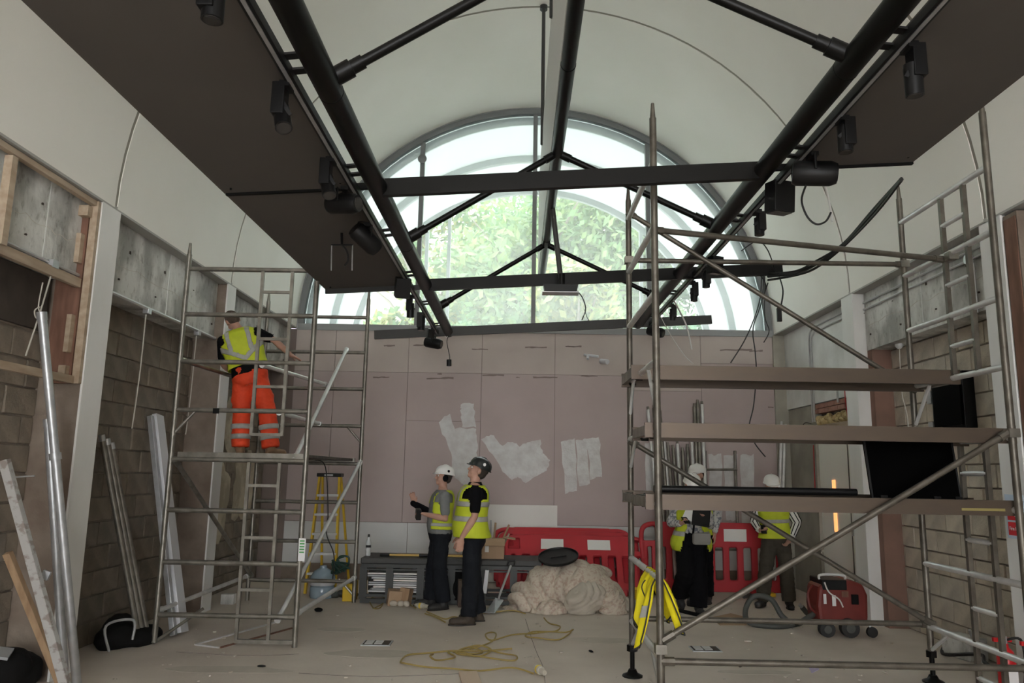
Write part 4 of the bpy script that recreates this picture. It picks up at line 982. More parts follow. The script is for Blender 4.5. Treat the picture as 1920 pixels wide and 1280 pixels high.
one('loose_cable', cable([(4.19, 10.93, 2.1), (4.18, 10.92, 1.6), (4.19, 10.95, 1.2)], 0.007), signred_m, 'red wire running down the wall left of the door', 'cable')
t = thing('ceiling_pull_cord', (4.3, 8.55, 2.0), 'pull cord below the right lintel near the red-brown return', 'cord')
MB().lathe((4.3, 8.55, 3.10), [(0.02, 0), (0.045, 0.03), (0.045, 0.055)], 12).build('cord_box', signw_m, t)
MB().path(smooth_pts([(4.3, 8.55, 3.1), (4.3, 8.56, 2.6), (4.31, 8.5, 2.35), (4.3, 8.48, 1.95)]), 0.006, 5).build('cord', rope_m, t)
CB = thing('wall_cabinet', (4.35, 7.66, 2.14), 'open black metal equipment cabinet on the right block wall', 'cabinet')
MB().span(4.38, 4.41, 7.38, 7.95, 2.14, 2.70).build('cabinet_back', black_m, CB)
for a in ((4.30, 4.40, 7.38, 7.395, 2.14, 2.70), (4.30, 4.40, 7.935, 7.95, 2.14, 2.70), (4.30, 4.40, 7.38, 7.95, 2.14, 2.155), (4.30, 4.40, 7.38, 7.95, 2.685, 2.70)): MB().span(*a).build('cabinet_side', black_m, CB)
MB().span(4.285, 4.30, 7.42, 7.91, 2.18, 2.67).build('smoked_door', screen_m, CB)
for z in (2.18, 2.50): MB().box((4.37, 8.06, z), (0.09, 0.09, 0.13)).build('side_socket', galv_m, CB)
# fire point sign on the right column
FS = thing('fire_point_sign', (4.03, 6.36, 1.2), 'red and white fire point sign on the right white column', 'sign')
MB().span(4.030, 4.036, 6.23, 6.46, 1.19, 1.54).build('sign_plate', signb_m, FS)
MB().span(4.0275, 4.0302, 6.25, 6.44, 1.335, 1.49).build('sign_pictogram_field', signred_m, FS)
MB().span(4.0275, 4.0302, 6.25, 6.44, 1.215, 1.32).build('sign_text_field', signred_m, FS)
MB().span(4.0255, 4.0272, 6.375, 6.425, 1.37, 1.45).build('sign_pictogram', signw_m, FS)
MB().prism([(0, 0), (0.05, 0), (0.06, 0.04), (0.03, 0.09), (0.0, 0.05)], (4.0272, 6.345, 1.365), (0, -1, 0), (0, 0, 1), (-0.0017, 0, 0)).build('sign_pictogram', signw_m, FS)
tc = bpy.data.curves.new('fire_text', 'FONT'); tc.body = 'Fire Point'; tc.size = 0.052; tc.align_x = 'CENTER'; tc.align_y = 'CENTER'; tc.extrude = 0.0008
to = bpy.data.objects.new('tmp_text', tc); COL.objects.link(to)
dg = bpy.context.evaluated_depsgraph_get(); dg.update(); tm = bpy.data.meshes.new_from_object(to.evaluated_get(dg)); bpy.data.objects.remove(to)
Rt = Matrix(((0, 0, -1), (-1, 0, 0), (0, 1, 0)))
for v in tm.vertices: v.co = (Rt @ v.co) * 0.78 + V((4.0262, 6.345, 1.268)) - ROOT[FS.name]
obj_from_mesh('sign_lettering', tm, signw_m, FS)
# extinguishers at the foot of the right column
for k, (x, y, lab) in enumerate(((3.80, 6.25, 'left'), (3.93, 6.12, 'right'))):
    t = thing('fire_extinguisher', (x, y, 0), 'red fire extinguisher below the fire point sign, %s of two' % lab, 'extinguisher', 'fire extinguishers by the right column')
    MB().lathe((x, y, 0), [(0.06, 0), (0.066, 0.02), (0.066, 0.30), (0.055, 0.35), (0.026, 0.38), (0.022, 0.41)], 18).build('cylinder', ext_m, t)
    MB().box((x - 0.02, y, 0.435), (0.14, 0.025, 0.03)).build('lever', ext_m, t)
    MB().tube((x, y, 0.40), (x, y, 0.46), 0.02, n=8).build('valve', galv_m, t)
    MB().path(smooth_pts([(x, y, 0.43), (x + 0.09, y - 0.05, 0.45), (x + 0.11, y - 0.06, 0.3), (x + 0.09, y - 0.06, 0.12)]), 0.011, 6).build('hose', cableb_m, t)
    MB().span(x - 0.04, x + 0.04, y - 0.070, y - 0.066, 0.12, 0.24).build('label', signw_m, t)
# rubble and hose along the foot of the right block wall
for k in range(6):
    t = random.Random(k); MB
one('loose_cable', cable([(4.2, 7.9, 0.03), (4.05, 7.6, 0.03), (4.15, 7.2, 0.12), (4.05, 6.95, 0.1), (4.2, 6.8, 0.03), (4.3, 7.0, 0.03)], 0.016), cableb_m, 'black hose curled along the foot of the right block wall', 'hose')
mb = MB(); mb.tube((4.25, 7.35, 0.02), (4.1, 7.25, 0.32), 0.012); one('metal_rod', mb, galv_m, 'thin metal rod leaning at the foot of the right block wall', 'rod')
MBk = MB().box((4.25, 7.62, 0.10), (0.2, 0.35, 0.2), rotm(0, 0, 0.2)); one('grey_block', MBk, conc_m, 'loose grey block at the foot of the right block wall', 'block', bev=0.01)
# bundle of tubes leaning on the back wall, right side
tops = [(1215, 768), (1226, 765), (1237, 770), (1243, 800), (1252, 835), (1262, 840), (1270, 832), (1280, 845), (1289, 838), (1296, 800), (1302, 762), (1308, 755), (1316, 758)]
feet = [(1246, 1090), (1256, 1092), (1262, 1090), (1268, 1092), (1276, 1094), (1284, 1092), (1290, 1094), (1298, 1095), (1304, 1093), (1310, 1094), (1316, 1096), (1322, 1094), (1330, 1096)]
nth = ['first', 'second', 'third', 'fourth', 'fifth', 'sixth', 'seventh', 'eighth', 'ninth', 'tenth', 'eleventh', 'twelfth', 'thirteenth']
for k, (a, b) in enumerate(zip(tops, feet)):
    pa = atY(*a, 11.90); pb = atY(*b, 11.45); pb.z = 0.0
    t = thing('scaffold_tube', tuple(pb), 'aluminium tube leaning on the back wall, %s from the left' % nth[k], 'tube', 'tubes leaning on the back wall')
    MB().tube(pb, pa, 0.027, n=10).build('tube_shaft', alu_m if k % 3 else alub_m, t); d = (pb - pa).normalized()
    MB().tube(pa - d * 0.05, pa, 0.019, n=8).build('spigot', alu_m, t)
for k, (a, b) in enumerate((((1466, 790), (1455, 1095)), ((1472, 795), (1462, 1095)))):
    pa = atY(*a, 11.86); pb = atY(*b, 11.6); pb.z = 0
    one('white_pipe', MB().tube(pb, pa, 0.026, n=10), alub_m, 'pale pipe leaning in the back right corner, %s of two' % ('left' if k == 0 else 'right'), 'pipe', 'pipes in the back right corner')
# spare scaffold frame leaning beside them
t = thing('spare_ladder', (2.9, 11.7, 0), 'spare aluminium ladder frame leaning on the back wall behind the walkers', 'scaffold frame')
for x in (1322, 1378): pa = atY(x, 845, 11.88); pb = atY(x + 8, 1094, 11.6); pb.z = 0; MB().tube(pb, pa, 0.022, n=10).build('stile', alu_m, t)
for y in (880, 955, 1030): MB().tube(atY(1324, y, 11.80), atY(1382, y, 11.80), 0.018, n=8).build('rung', alu_m, t)
# odd fittings left on the back wall
t = thing('pipe_stub', tuple(atY(1117, 668, 11.98)), 'pale pipe stubs left sticking out of the back wall', 'pipe')
MB().tube(atY(1095, 665, 11.98), atY(1122, 668, 11.9), 0.022, n=10).build('elbow', whitetrunk_m, t); MB().tube(atY(1102, 665, 11.97), atY(1102, 673, 11.9), 0.02, n=10).build('tee', whitetrunk_m, t)
MB().tube(atY(1127, 677, 11.98), atY(1139, 678, 11.85), 0.042, n=12).build('cup', whitetrunk_m, t)
# ================================================================== PEOPLE
TORSO = [(0.80, .125, .095, -.005), (0.86, .160, .112, -.012), (0.93, .172, .118, -.012), (1.01, .160, .108, 0), (1.10, .152, .104, .006), (1.20, .162, .112, .010), (1.30, .178, .120, .008), (1.38, .186, .114, 0), (1.43, .172, .098, -.006), (1.465, .128, .078, -.010), (1.49, .085, .064, -.010), (1.53, .058, .055, 0)]
def torso_at(z):
    if z <= TORSO[0][0]: return TORSO[0][1:]
    for a, b in zip(TORSO, TORSO[1:]):
        if z <= b[0]:
            t = (z - a[0]) / (b[0] - a[0]); return tuple(a[i] + (b[i] - a[i]) * t for i in (1, 2, 3))
    return TORSO[-1][1:]
GIRTH = [1.0]
def torso_pt(z, ph, inf, belly=0.0):
    rx, ry, oy = torso_at(z); g = GIRTH[0]; g = g if z < 1.44 else 1 + (g - 1) * max(0, (1.5 - z) / 0.06); rx *= g; ry *= g; c, s = math.cos(ph), math.sin(ph)
    e = 0.85; cc = math.copysign(abs(c) ** e, c); ss = math.copysign(abs(s) ** e, s)
    b = belly * max(0, s) * math.exp(-((z - 1.05) / 0.14) ** 2)
    return V(((rx + inf) * cc, oy + (ry + inf + b) * ss, z))
def torso_loft(mb, T, inf, z0, z1, n=26, rows=16, belly=0.0, flare=0.0):
    rings = []
    for i in range(rows + 1):
        z = z0 + (z1 - z0) * i / rows; f = inf + flare * max(0, (1.0 - z))
        rings.append([T(torso_pt(z, 2 * PI * j / n, f, belly)) for j in range(n)])
    mb.loft(rings)
def limb(mb, pts, rs, n=14, last=True):
    """tapered limb through joints with rounded ends"""
    P = []; Q = []
    for i in range(len(pts) - 1):
        for k in range(5):
            t = k / 5; P.append(pts[i].lerp(pts[i + 1], t)); Q.append(rs[i] + (rs[i + 1] - rs[i]) * t)
    P.append(pts[-1]); Q.append(rs[-1])
    mb.path(P, Q, n)
    for p, r in list(zip(pts, rs))[:None if last else -1]: mb.ball(p, r * 0.99, None, 12, 8)
def hand(mb, w, d, nrm, side, curl=0.35, k=1.0):
    d = d.normalized(); nrm = (nrm - d * nrm.dot(d)).normalized(); s = d.cross(nrm).normalized() * side    # s points to the thumb side
    R = Matrix((s, d, nrm)).transposed()
    mb.ball(w + d * 0.05 * k, (0.041 * k, 0.058 * k, 0.017 * k), R, 12, 8)
    mb.ball(w + d * 0.075 * k, (0.040 * k, 0.028 * k, 0.014 * k), R, 12, 8)
    mb.path([w - d * 0.02, w + d * 0.03], [0.024, 0.024], 10)
    for i, (o, L) in enumerate(((0.031, 0.070), (0.0105, 0.080), (-0.0105, 0.074), (-0.031, 0.058))):
        p = w + (d * 0.090 + s * o) * k; dd = (d + s * o * 3.2).normalized(); pts = [p - dd * 0.02]; L *= k
        for q, f in enumerate((0.42, 0.33, 0.25)):
            a = curl * (0.5 + 0.45 * q) * 1.1
            dr = (dd * math.cos(a * (q + 1) * 0.75) + nrm * math.sin(a * (q + 1) * 0.75)).normalized()
            pts.append((p if q == 0 else pts[-1]) + dr * L * f)
        mb.path(pts, [0.0092 * k, 0.0090 * k, 0.0084 * k, 0.0068 * k], 8); mb.ball(pts[-1], 0.0068 * k, None, 8, 6)
    p = w + (d * 0.025 + s * 0.03) * k; a = p + (d * 0.035 + s * 0.026 + nrm * 0.014) * k; b = a + (d * 0.028 + s * 0.006 + nrm * 0.012) * k
    mb.path([p - s * 0.015, p, a, b], [0.013 * k, 0.0125 * k, 0.0105 * k, 0.008 * k], 8); mb.ball(b, 0.008 * k, None, 8, 6)

def person(label, loc, yaw, H, arms, legs, outfit, lean=(0, 0, 0), head=(0, 0, 0), belly=0.0, seed=1, skin=skin_m, girth=1.0):
    K = H / 1.78; GIRTH[0] = girth
    t = thing('person', loc, label, 'person', 'people on the site', rz=yaw); local(t)
    hip = V((0, 0, 0.93))
    Lm = rotm(lean[0], lean[1], lean[2])
    T = lambda p: (hip + Lm @ (V(p) - hip))
    nk = V((0, 0.0, 1.54)); Hm = rotm(head[0], head[1], head[2])
    HT = lambda p: T(nk + Hm @ (V(p) - nk))
    HR = Lm @ Hm
    def fin(me, name, mat, parent=t):
        for v in me.vertices: v.co *= K
        return obj_from_mesh(name, me, mat, parent)
    def put(mb, name, mat, parent=t):
        for i in range(len(mb.v)): mb.v[i] = mb.v[i] * K
        return mb.build(name, mat, parent)
    # ---- body: one continuous skin
    mb = MB(); torso_loft(mb, T, -0.006, 0.80, 1.525, belly=belly * 0.8)
    mb.path([T((0, -0.012, 1.44)), T((0, -0.004, 1.50)), HT((0, 0.008, 1.60))], [0.066, 0.058, 0.054], 14)
    for c, r in (((0, -.008, 1.668), (.076, .096, .103)), ((0, .034, 1.628), (.061, .062, .085)), ((0, .066, 1.563), (.030, .028, .024)), ((0, .106, 1.626), (.014, .019, .015)), ((0, .094, 1.650), (.010, .016, .032)),
                 ((0, .080, 1.678), (.050, .020, .013)), ((0, .091, 1.590), (.024, .011, .009)), ((.034, .060, 1.615), (.028, .03, .03)), ((-.034, .060, 1.615), (.028, .03, .03)), ((.079, -.006, 1.640), (.010, .022, .032)), ((-.079, -.006, 1.640), (.010, .022, .032)), ((0, .03, 1.575), (.05, .055, .03))):
        mb.ball(HT(c), r, HR, 16, 10)
    AR = {}
    for sd, s in (('R', 1), ('L', -1)):
        e, w, hd, nr, curl = arms[sd]; sh = T((0.172 * s * girth, -0.005, 1.405)); e, w = T(e), T(w)
        hd = (Lm @ V(hd)); nr = Lm @ V(nr)
        limb(mb, [sh, sh.lerp(e, 0.45), e, e.lerp(w, 0.35), w], [0.056, 0.049, 0.038, 0.042, 0.026])
        hand(mb, w, hd, nr, s, curl)
        AR[sd] = (sh, e, w, hd.normalized(), nr.normalized())
    LG = {}
    for sd, s in (('R', 1), ('L', -1)):
        k_, a_ = V(legs[sd][0]), V(legs[sd][1]); hj = V((0.088 * s, -0.005, 0.90))
        limb(mb, [hj, hj.lerp(k_, 0.5), k_, k_.lerp(a_, 0.35), a_], [0.088, 0.074, 0.052, 0.054, 0.036])
        f = V((math.sin(legs[sd][2]), math.cos(legs[sd][2]), 0)); dz = legs[sd][3] if len(legs[sd]) > 3 else 0.0
        f3 = (f + V((0, 0, dz))).normalized()
        mb.path([a_ - f3 * 0.04 + V((0, 0, -0.04)), a_ + f3 * 0.06 + V((0, 0, -0.045)), a_ + f3 * 0.15 + V((0, 0, -0.062))], [0.032, 0.034, 0.022], 10)
        LG[sd] = (hj, k_, a_, f3)
    fin(bake(mb, 0.0075, 2), 'body', skin)
    # ---- eyes
    for s in (1, -1):
        e = put(MB().ball(HT((0.030 * s, .084, 1.655)), .0105, None, 10, 8), 'eye', eye_m)
        put(MB().ball(HT((0.030 * s, .0925, 1.655)), .0048, None, 8, 6), 'iris', iris_m, e)
    # ---- trousers
    tm, r0, r1, r2, zt = outfit['trousers']
    mb = MB(); torso_loft(mb, T, 0.010, 0.80, zt, rows=8, belly=belly)
    mb.ball(V((0, -0.012, 0.86)), (0.165, 0.118, 0.10))
    for sd, s in (('R', 1), ('L', -1)):
        hj, k_, a_, f3 = LG[sd]; up = (k_ - a_).normalized() * outfit.get('hem_up', 0.0)
        limb(mb, [hj, hj.lerp(k_, 0.5), k_, k_.lerp(a_, 0.5), a_ + up], [r0 * 0.98, (r0 * 0.55 + r1 * 0.45), r1, (r1 + r2) / 2, r2], 16, False)
        if outfit.get('pockets'): mb.ball(hj.lerp(k_, 0.62) + V((s * r1 * 0.95, -0.01, 0)), (0.02, 0.06, 0.075))
    me = bake(mb, 0.013, 3); ruffle(me, 0.007, 9, seed, (1, 1, 1.6)); ruffle(me, 0.004, 21, seed + 3, (1, 1, 2.0))
    tr = fin(me, 'trousers', tm)
    for (za, zb) in outfit.get('leg_bands', []):
        for sd in 'RL':
            hj, k_, a_, f3 = LG[sd]; p = a_.lerp(k_, za); q = a_.lerp(k_, zb)
            o = put(MB().path([p, p.lerp(q, 0.5), q], [r2 * (1 - za) + r1 * za + 0.012, (r1 + r2) / 2 + 0.012, r2 * (1 - zb) + r1 * zb + 0.012], 18, False), 'reflective_band', tape_m, tr)
            so = o.modifiers.new('s', 'SOLIDIFY'); so.thickness = 0.004
    # ---- shirt
    sm, sleeve = outfit['shirt']
    mb = MB(); torso_loft(mb, T, 0.013, outfit.get('shirt_hem', 0.92), 1.482, belly=belly * 1.05)
    for sd in 'RL':
        sh, e, w, hd, nr = AR[sd]
        if sleeve == 'short': limb(mb, [sh, sh.lerp(e, 0.5), sh.lerp(e, 0.72)], [0.072, 0.064, 0.061])
        else: limb(mb, [sh, sh.lerp(e, 0.5), e, e.lerp(w, 0.5), e.lerp(w, 0.93)], [0.072, 0.064, 0.057, 0.052, 0.042])
    me = bake(mb, 0.011, 3); ruffle(me, 0.005, 10, seed + 11, (1, 1, 1.3))
    st = fin(me, 'shirt', sm)
    if outfit.get('collar'):
        put(MB().path([T((0, -0.012, 1.46)), T((0, -0.010, 1.515))], [0.092, 0.071], 18, False), 'collar', sm, st)
    if outfit.get('stripes'):
        for sd in 'RL':
            sh, e, w, hd, nr = AR[sd]
            for j in range(7):
                a = 2 * PI * j / 7
                def off(p, q, r):
                    d = (q - p).normalized(); u = d.orthogonal().normalized(); return (u * math.cos(a) + d.cross(u) * math.sin(a)) * r
                put(MB().path([sh.lerp(e, k / 6) + off(sh, e, 0.073 - 0.002 * k) for k in range(1, 7)] + [e.lerp(w, k / 6) + off(e, w, 0.060 - 0.0025 * k) for k in range(1, 6)], 0.0065, 5), 'sleeve_stripe', blackc_m, st)
    # ---- vest
    v = outfit.get('vest')
    if v:
        def shell(name, mat, par, inf, z0, z1, cond, rows, n=72, th=0.006):
            n = int(n); vs = []; fs = []; idx = {}
            def P(i, j):
                z = z0 + (z1 - z0) * i / rows; ph = 2 * PI * (j % n) / n
                f = inf + v.get('flare', 0.05) * max(0, 1.15 - z) + 0.006 * noise.noise(V((math.cos(ph) * 3, math.sin(ph) * 3, z * 6 + seed)))
                return torso_pt(z, ph, f, belly * 1.1)
            for i in range(rows):
                for j in range(n):
                    q = [P(i, j), P(i, j + 1), P(i + 1, j + 1), P(i + 1, j)]
                    c = (q[0] + q[1] + q[2] + q[3]) / 4
                    if not cond(c): continue
                    ids = []
                    for a, b in ((i, j), (i, j + 1), (i + 1, j + 1), (i + 1, j)):
                        key = (a, b % n)
                        if key not in idx: idx[key] = len(vs); vs.append(T(P(a, b)))
                        ids.append(idx[key])
                    fs.append(ids)
            if not fs: return None
            m = MB(); m.add(vs, fs, True)
            for i in range(len(m.v)): m.v[i] = m.v[i] * K
            o = m.build(name, mat, par, fix=False); so = o.modifiers.new('s', 'SOLIDIFY'); so.thickness = th; so.offset = 1
            return o
        def base(c):
            if c.z > 1.475: return False
            if abs(c.x) > 0.135 and ((c.y / 0.085) ** 2 + ((c.z - 1.375) / 0.105) ** 2) < 1: return False
            if abs(c.x) > 0.175 and c.z > 1.33: return False
            if c.y > 0 and c.z > v.get('vneck', 1.26) and abs(c.x) < (c.z - v.get('vneck', 1.26)) * 0.42: return False
            if v.get('open') and c.y > 0 and abs(c.x) < v['open'] + max(0, 1.1 - c.z) * v.get('spread', 0.1): return False
            return True
        inf = v.get('inf', 0.032); hem = v.get('hem', 0.90)
        vo = shell('vest', v.get('mat', hiviz_m), t, inf, hem, 1.478, base, 46)
        for za, zb in v.get('bands', [(1.25, 1.305), (1.09, 1.145)]):
            shell('reflective_band', tape_m, vo, inf + 0.007, za, zb, base, 4, th=0.003)
        if v.get('straps', True):
            shell('reflective_band', tape_m, vo, inf + 0.0075, 1.305, 1.47, lambda c: base(c) and 0.085 < abs(c.x) < 0.13, 22, 120, 0.003)
        if v.get('vback'):
            shell('reflective_band', tape_m, vo, inf + 0.0075, 1.0, 1.47, lambda c: base(c) and c.y < 0 and (abs(c.z - (1.10 + 0.75 * abs(c.x - 0.01))) < 0.032 or (0.08 < c.x < 0.13 and c.z > 1.17) or (-0.15 < c.x < -0.10 and c.z > 1.2)), 60, 150, 0.003)
    # ---- boots
    bm_, bs = outfit['boots']
    for sd in 'RL':
        hj, k_, a_, f3 = LG[sd]; z0 = a_.z - 0.09
        d = V((0, 0, -1)); s_ = f3.cross(V((0, 0, 1))).normalized(); upv = s_.cross(f3).normalized()
        R = Matrix((s_, f3, upv)).transposed()
        b0 = a_ - upv * 0.062
        m = MB(); m.ball(b0 + f3 * 0.01 + upv * 0.025, (0.048, 0.072, 0.055), R); m.ball(b0 + f3 * 0.10 + upv * 0.014, (0.053, 0.095, 0.044), R); m.ball(b0 + f3 * 0.165 + upv * 0.012, (0.051, 0.055, 0.042), R); m.path([b0 + upv * 0.02, a_ + (k_ - a_).normalized() * outfit.get('shaft', 0.10)], [0.055, 0.066], 14); m.ball(b0 - f3 * 0.035, (0.037, 0.04, 0.03), R)
        bo = fin(bake(m, 0.010, 3), 'boot', bm_)
        pts = []
        for q in range(20):
            a = 2 * PI * q / 20; yy = 0.072 + 0.152 * math.sin(a); xx = (0.054 if math.sin(a) > -0.2 else 0.046) * math.cos(a); pts.append((xx, yy))
        put(MB().prism(pts, b0 - upv * 0.029, s_, f3, upv * 0.016), 'sole', bs, bo)
    # ---- hair and helmet
    if outfit.get('hair'):
        m = MB(); m.ball(HT((0, -.022, 1.672)), (.081, .092, .104), HR); m.ball(HT((0, -.05, 1.62)), (.06, .05, .05), HR)
        if outfit.get('long'): m.ball(HT((0, -.07, 1.57)), (.05, .04, .09), HR)
        me = bake(m, 0.012, 2); ruffle(me, 0.004, 30, seed); fin(me, 'hair', outfit['hair'])
    hm = outfit.get('helmet')
    if hm:
        A = HR @ Matrix(((1, 0, 0), (0, 1.18, 0), (0, 0, 1))); c = HT((0, -.005, 1.690))
        prof = [(.118, -.006), (.118, .0), (.110, .010), (.108, .030), (.102, .058), (.086, .086), (.058, .105), (.028, .113), (.0005, .115)]
        ho = put(MB().lathe(c, prof, 28, A), 'helmet', hm)
        pk = [(.10 * math.cos(a), .085 + (.075 if 0.25 < a < PI - 0.25 else 0.05) * math.sin(a)) for a in [PI * q / 14 for q in range(15)]]
        put(MB().prism(pk, c + HR @ V((0, 0, -.004)), HR @ V((1, 0, 0)), HR @ V((0, 1, -0.12)), HR @ V((0, 0, .008))), 'helmet_peak', hm, ho)
        put(MB().path([c + HR @ V((0, -.118 + .236 * q / 10, .030 + .088 * math.sin(PI * q / 10))) for q in range(11)], .010, 6), 'helmet_ridge', hm, ho)
        for bs_, bm2 in outfit.get('badges', []):
            put(MB().ball(c + A @ V(bs_), (.006, .018, .018), HR, 10, 8), 'badge', bm2, ho)
        if outfit.get('muffs'):
            for s in (1, -1): put(MB().ball(HT((.088 * s, -.005, 1.635)), (.022, .038, .045), HR), 'ear_muff', blackc_m, ho)
        put(MB().path(smooth_pts([HT((.085, .01, 1.69)), HT((.07, .03, 1.58)), HT((0, .055, 1.545)), HT((-.07, .03, 1.58)), HT((-.085, .01, 1.69))]), .004, 5), 'chin_strap', blackc_m, ho) if outfit.get('strap') else None
    return t, (lambda p: V(loc) + Matrix.Rotation(yaw, 3, 'Z') @ (V(p) * K)), AR, T

D90 = PI / 2
# --- worker in orange trousers on the tower, seen from behind, leaning to the left
wy = 8.75; wp = atY(478, 850, wy)
P1 = person('worker with yellow vest and orange trousers standing on the left scaffold', (wp.x - 0.12, wy, 1.787), 0.12, 1.76,
    {'R': ((0.36, -0.02, 1.26), (0.50, 0.12, 1.06), (0.7, 0.4, -0.6), (0, 0.3, -1), 0.3), 'L': ((-0.27, 0.12, 1.18), (-0.26, 0.36, 1.15), (0.05, 1, 0.1), (1, 0, 0), 0.5)},
    {'R': ((0.22, 0.03, 0.50), (0.29, 0.0, 0.09), 0.7), 'L': ((-0.07, 0.02, 0.50), (-0.05, 0.0, 0.09), -0.15)},
    dict(trousers=(orange_m, 0.118, 0.102, 0.100, 1.03), leg_bands=[(0.22, 0.36), (0.50, 0.64)], pockets=True, shirt=(blackc_m, 'short'), shirt_hem=0.93, vest=dict(hem=1.03, bands=[], straps=False, vback=True, flare=0.04, inf=0.038), boots=(tan_m, sole_m), hair=hairl_m),
    lean=(-0.10, -0.33, 0.10), head=(-0.45, -0.15, 0.5), seed=2, girth=1.14)
# --- man in grey tee and white helmet, facing left
P2 = person('man in white helmet, grey tee and open yellow vest raising a hand', (-0.95, 9.72, 0), math.radians(104), 1.70,
    {'R': ((0.26, 0.10, 1.17), (0.22, 0.33, 1.28), (0.1, 0.25, 0.95), (-0.5, 0.3, 0.1), 0.25), 'L': ((-0.27, -0.02, 1.13), (-0.12, 0.22, 1.17), (0.5, 0.8, 0.15), (0, 0, -1), 0.8)},
    {'R': ((0.12, 0.05, 0.50), (0.13, 0.07, 0.09), 0.25), 'L': ((-0.10, 0.01, 0.50), (-0.12, -0.06, 0.09), -0.3)},
    dict(trousers=(navy_m, 0.112, 0.098, 0.098, 1.0), pockets=True, shirt=(greyt_m, 'short'), shirt_hem=0.93, vest=dict(hem=0.99, open=0.165, spread=0.0, bands=[(1.03, 1.07)], straps=False, flare=0.10, inf=0.028, vneck=1.2), boots=(bootb_m, sole_m), shaft=0.2, hair=hair_m, helmet=white_m, muffs=True, badges=[((-0.104, -.02, .04), blackc_m)]),
    lean=(0.03, 0, 0), head=(0.10, 0, 0.05), belly=0.04, seed=5, girth=1.13)
# --- man in black helmet looking up
P3 = person('man in black helmet and buttoned yellow vest looking up', (-0.50, 8.82, 0), math.radians(98), 1.80,
    {'R': ((0.25, -0.03, 1.14), (0.22, 0.12, 0.90), (-0.1, 0.2, -1), (-1, 0, 0), 0.3), 'L': ((-0.255, 0.00, 1.15), (-0.235, 0.13, 0.92), (0.1, 0.12, -1), (1, 0.1, 0), 0.18)},
    {'R': ((0.10, -0.03, 0.50), (0.10, -0.10, 0.09), 0.15), 'L': ((-0.10, 0.01, 0.50), (-0.11, 0.02, 0.09), -0.1)},
    dict(trousers=(navy_m, 0.114, 0.094, 0.090, 1.0), shirt=(blackc_m, 'short'), collar=True, vest=dict(hem=0.92, flare=0.10, inf=0.036, vneck=1.36), boots=(boot_m, sole_m), shaft=0.18, hair=hair_m, helmet=helmb_m, badges=[((-0.106, -.02, .045), signw_m)]),
    lean=(0.02, 0, 0), head=(0.38, 0, 0.0), belly=0.04, seed=8, girth=1.17)
# --- walker with clipboard, coming towards the viewer
P4 = person('walker in black wide trousers holding a phone and black clipboard', (2.16, 9.70, 0), PI + 0.05, 1.66,
    {'R': ((0.27, -0.02, 1.14), (0.20, 0.22, 1.16), (-0.3, 0.75, 0.25), (-0.4, 0.2, 0.9), 0.8), 'L': ((-0.26, 0.0, 1.12), (-0.11, 0.20, 1.19), (0.25, 0.4, 0.85), (0.5, 0.4, 0.2), 0.8)},
    {'R': ((0.12, 0.14, 0.52), (0.13, -0.16, 0.22), 0.05, -0.5), 'L': ((-0.07, 0.05, 0.50), (-0.06, 0.06, 0.09), 0.0)},
    dict(trousers=(blackc_m, 0.118, 0.118, 0.115, 1.04), shirt=(lightshirt_m, 'long'), shirt_hem=1.0, vest=dict(hem=0.80, open=0.10, spread=0.30, bands=[(0.99, 1.05)], straps=False, flare=0.24, inf=0.035, vneck=1.3), boots=(bootb_m, sole_m), shaft=0.02, hair=hair_m, helmet=white_m),
    lean=(-0.05, 0, 0), head=(-0.30, 0, 0.1), seed=12)
# --- companion right behind
P5 = person('companion in white helmet mostly hidden behind the walker with clipboard', (2.42, 10.45, 0), PI - 0.3, 1.78,
    {'R': ((0.25, -0.02, 1.14), (0.22, 0.12, 0.92), (0, 0.2, -1), (-1, 0, 0), 0.3), 'L': ((-0.25, 0.0, 1.12), (-0.22, 0.14, 0.92), (0, 0.2, -1), (1, 0, 0), 0.3)},
    {'R': ((0.10, 0.06, 0.50), (0.10, 0.10, 0.09), 0.0), 'L': ((-0.10, -0.02, 0.50), (-0.10, -0.10, 0.09), 0.0)},
    dict(trousers=(blackc_m, 0.104, 0.085, 0.08, 1.0), shirt=(lightshirt_m, 'long'), vest=dict(hem=0.88, flare=0.1), boots=(bootb_m, sole_m), hair=hair_m, helmet=white_m), head=(0, 0, -0.5), seed=15)
# --- person in striped sleeves
P6 = person('person in striped shirt and olive trousers behind the right tower', (3.38, 10.25, 0), PI - 0.35, 1.66,
    {'R': ((0.27, -0.03, 1.14), (0.20, 0.16, 1.04), (-0.6, 0.6, 0.1), (-0.3, 0.2, 0.5), 0.6), 'L': ((-0.30, -0.03, 1.14), (-0.20, 0.08, 0.93), (0.55, 0.2, -0.6), (0.4, 0.3, 0), 0.4)},
    {'R': ((0.14, 0.16, 0.51), (0.20, 0.05, 0.10), 0.35), 'L': ((-0.12, 0.0, 0.50), (-0.14, -0.02, 0.09), -0.15)},
    dict(trousers=(olive_m, 0.106, 0.098, 0.095, 1.0), shirt=(reflw_m, 'long'), stripes=True, shirt_hem=0.95, vest=dict(hem=0.93, flare=0.14, vneck=1.36, bands=[(1.14, 1.19)]), boots=(bootb_m, sole_m), shaft=0.03, hair=hair_m, helmet=white_m),
    lean=(-0.03, 0.04, 0), head=(-0.2, 0, 0.3), seed=18)

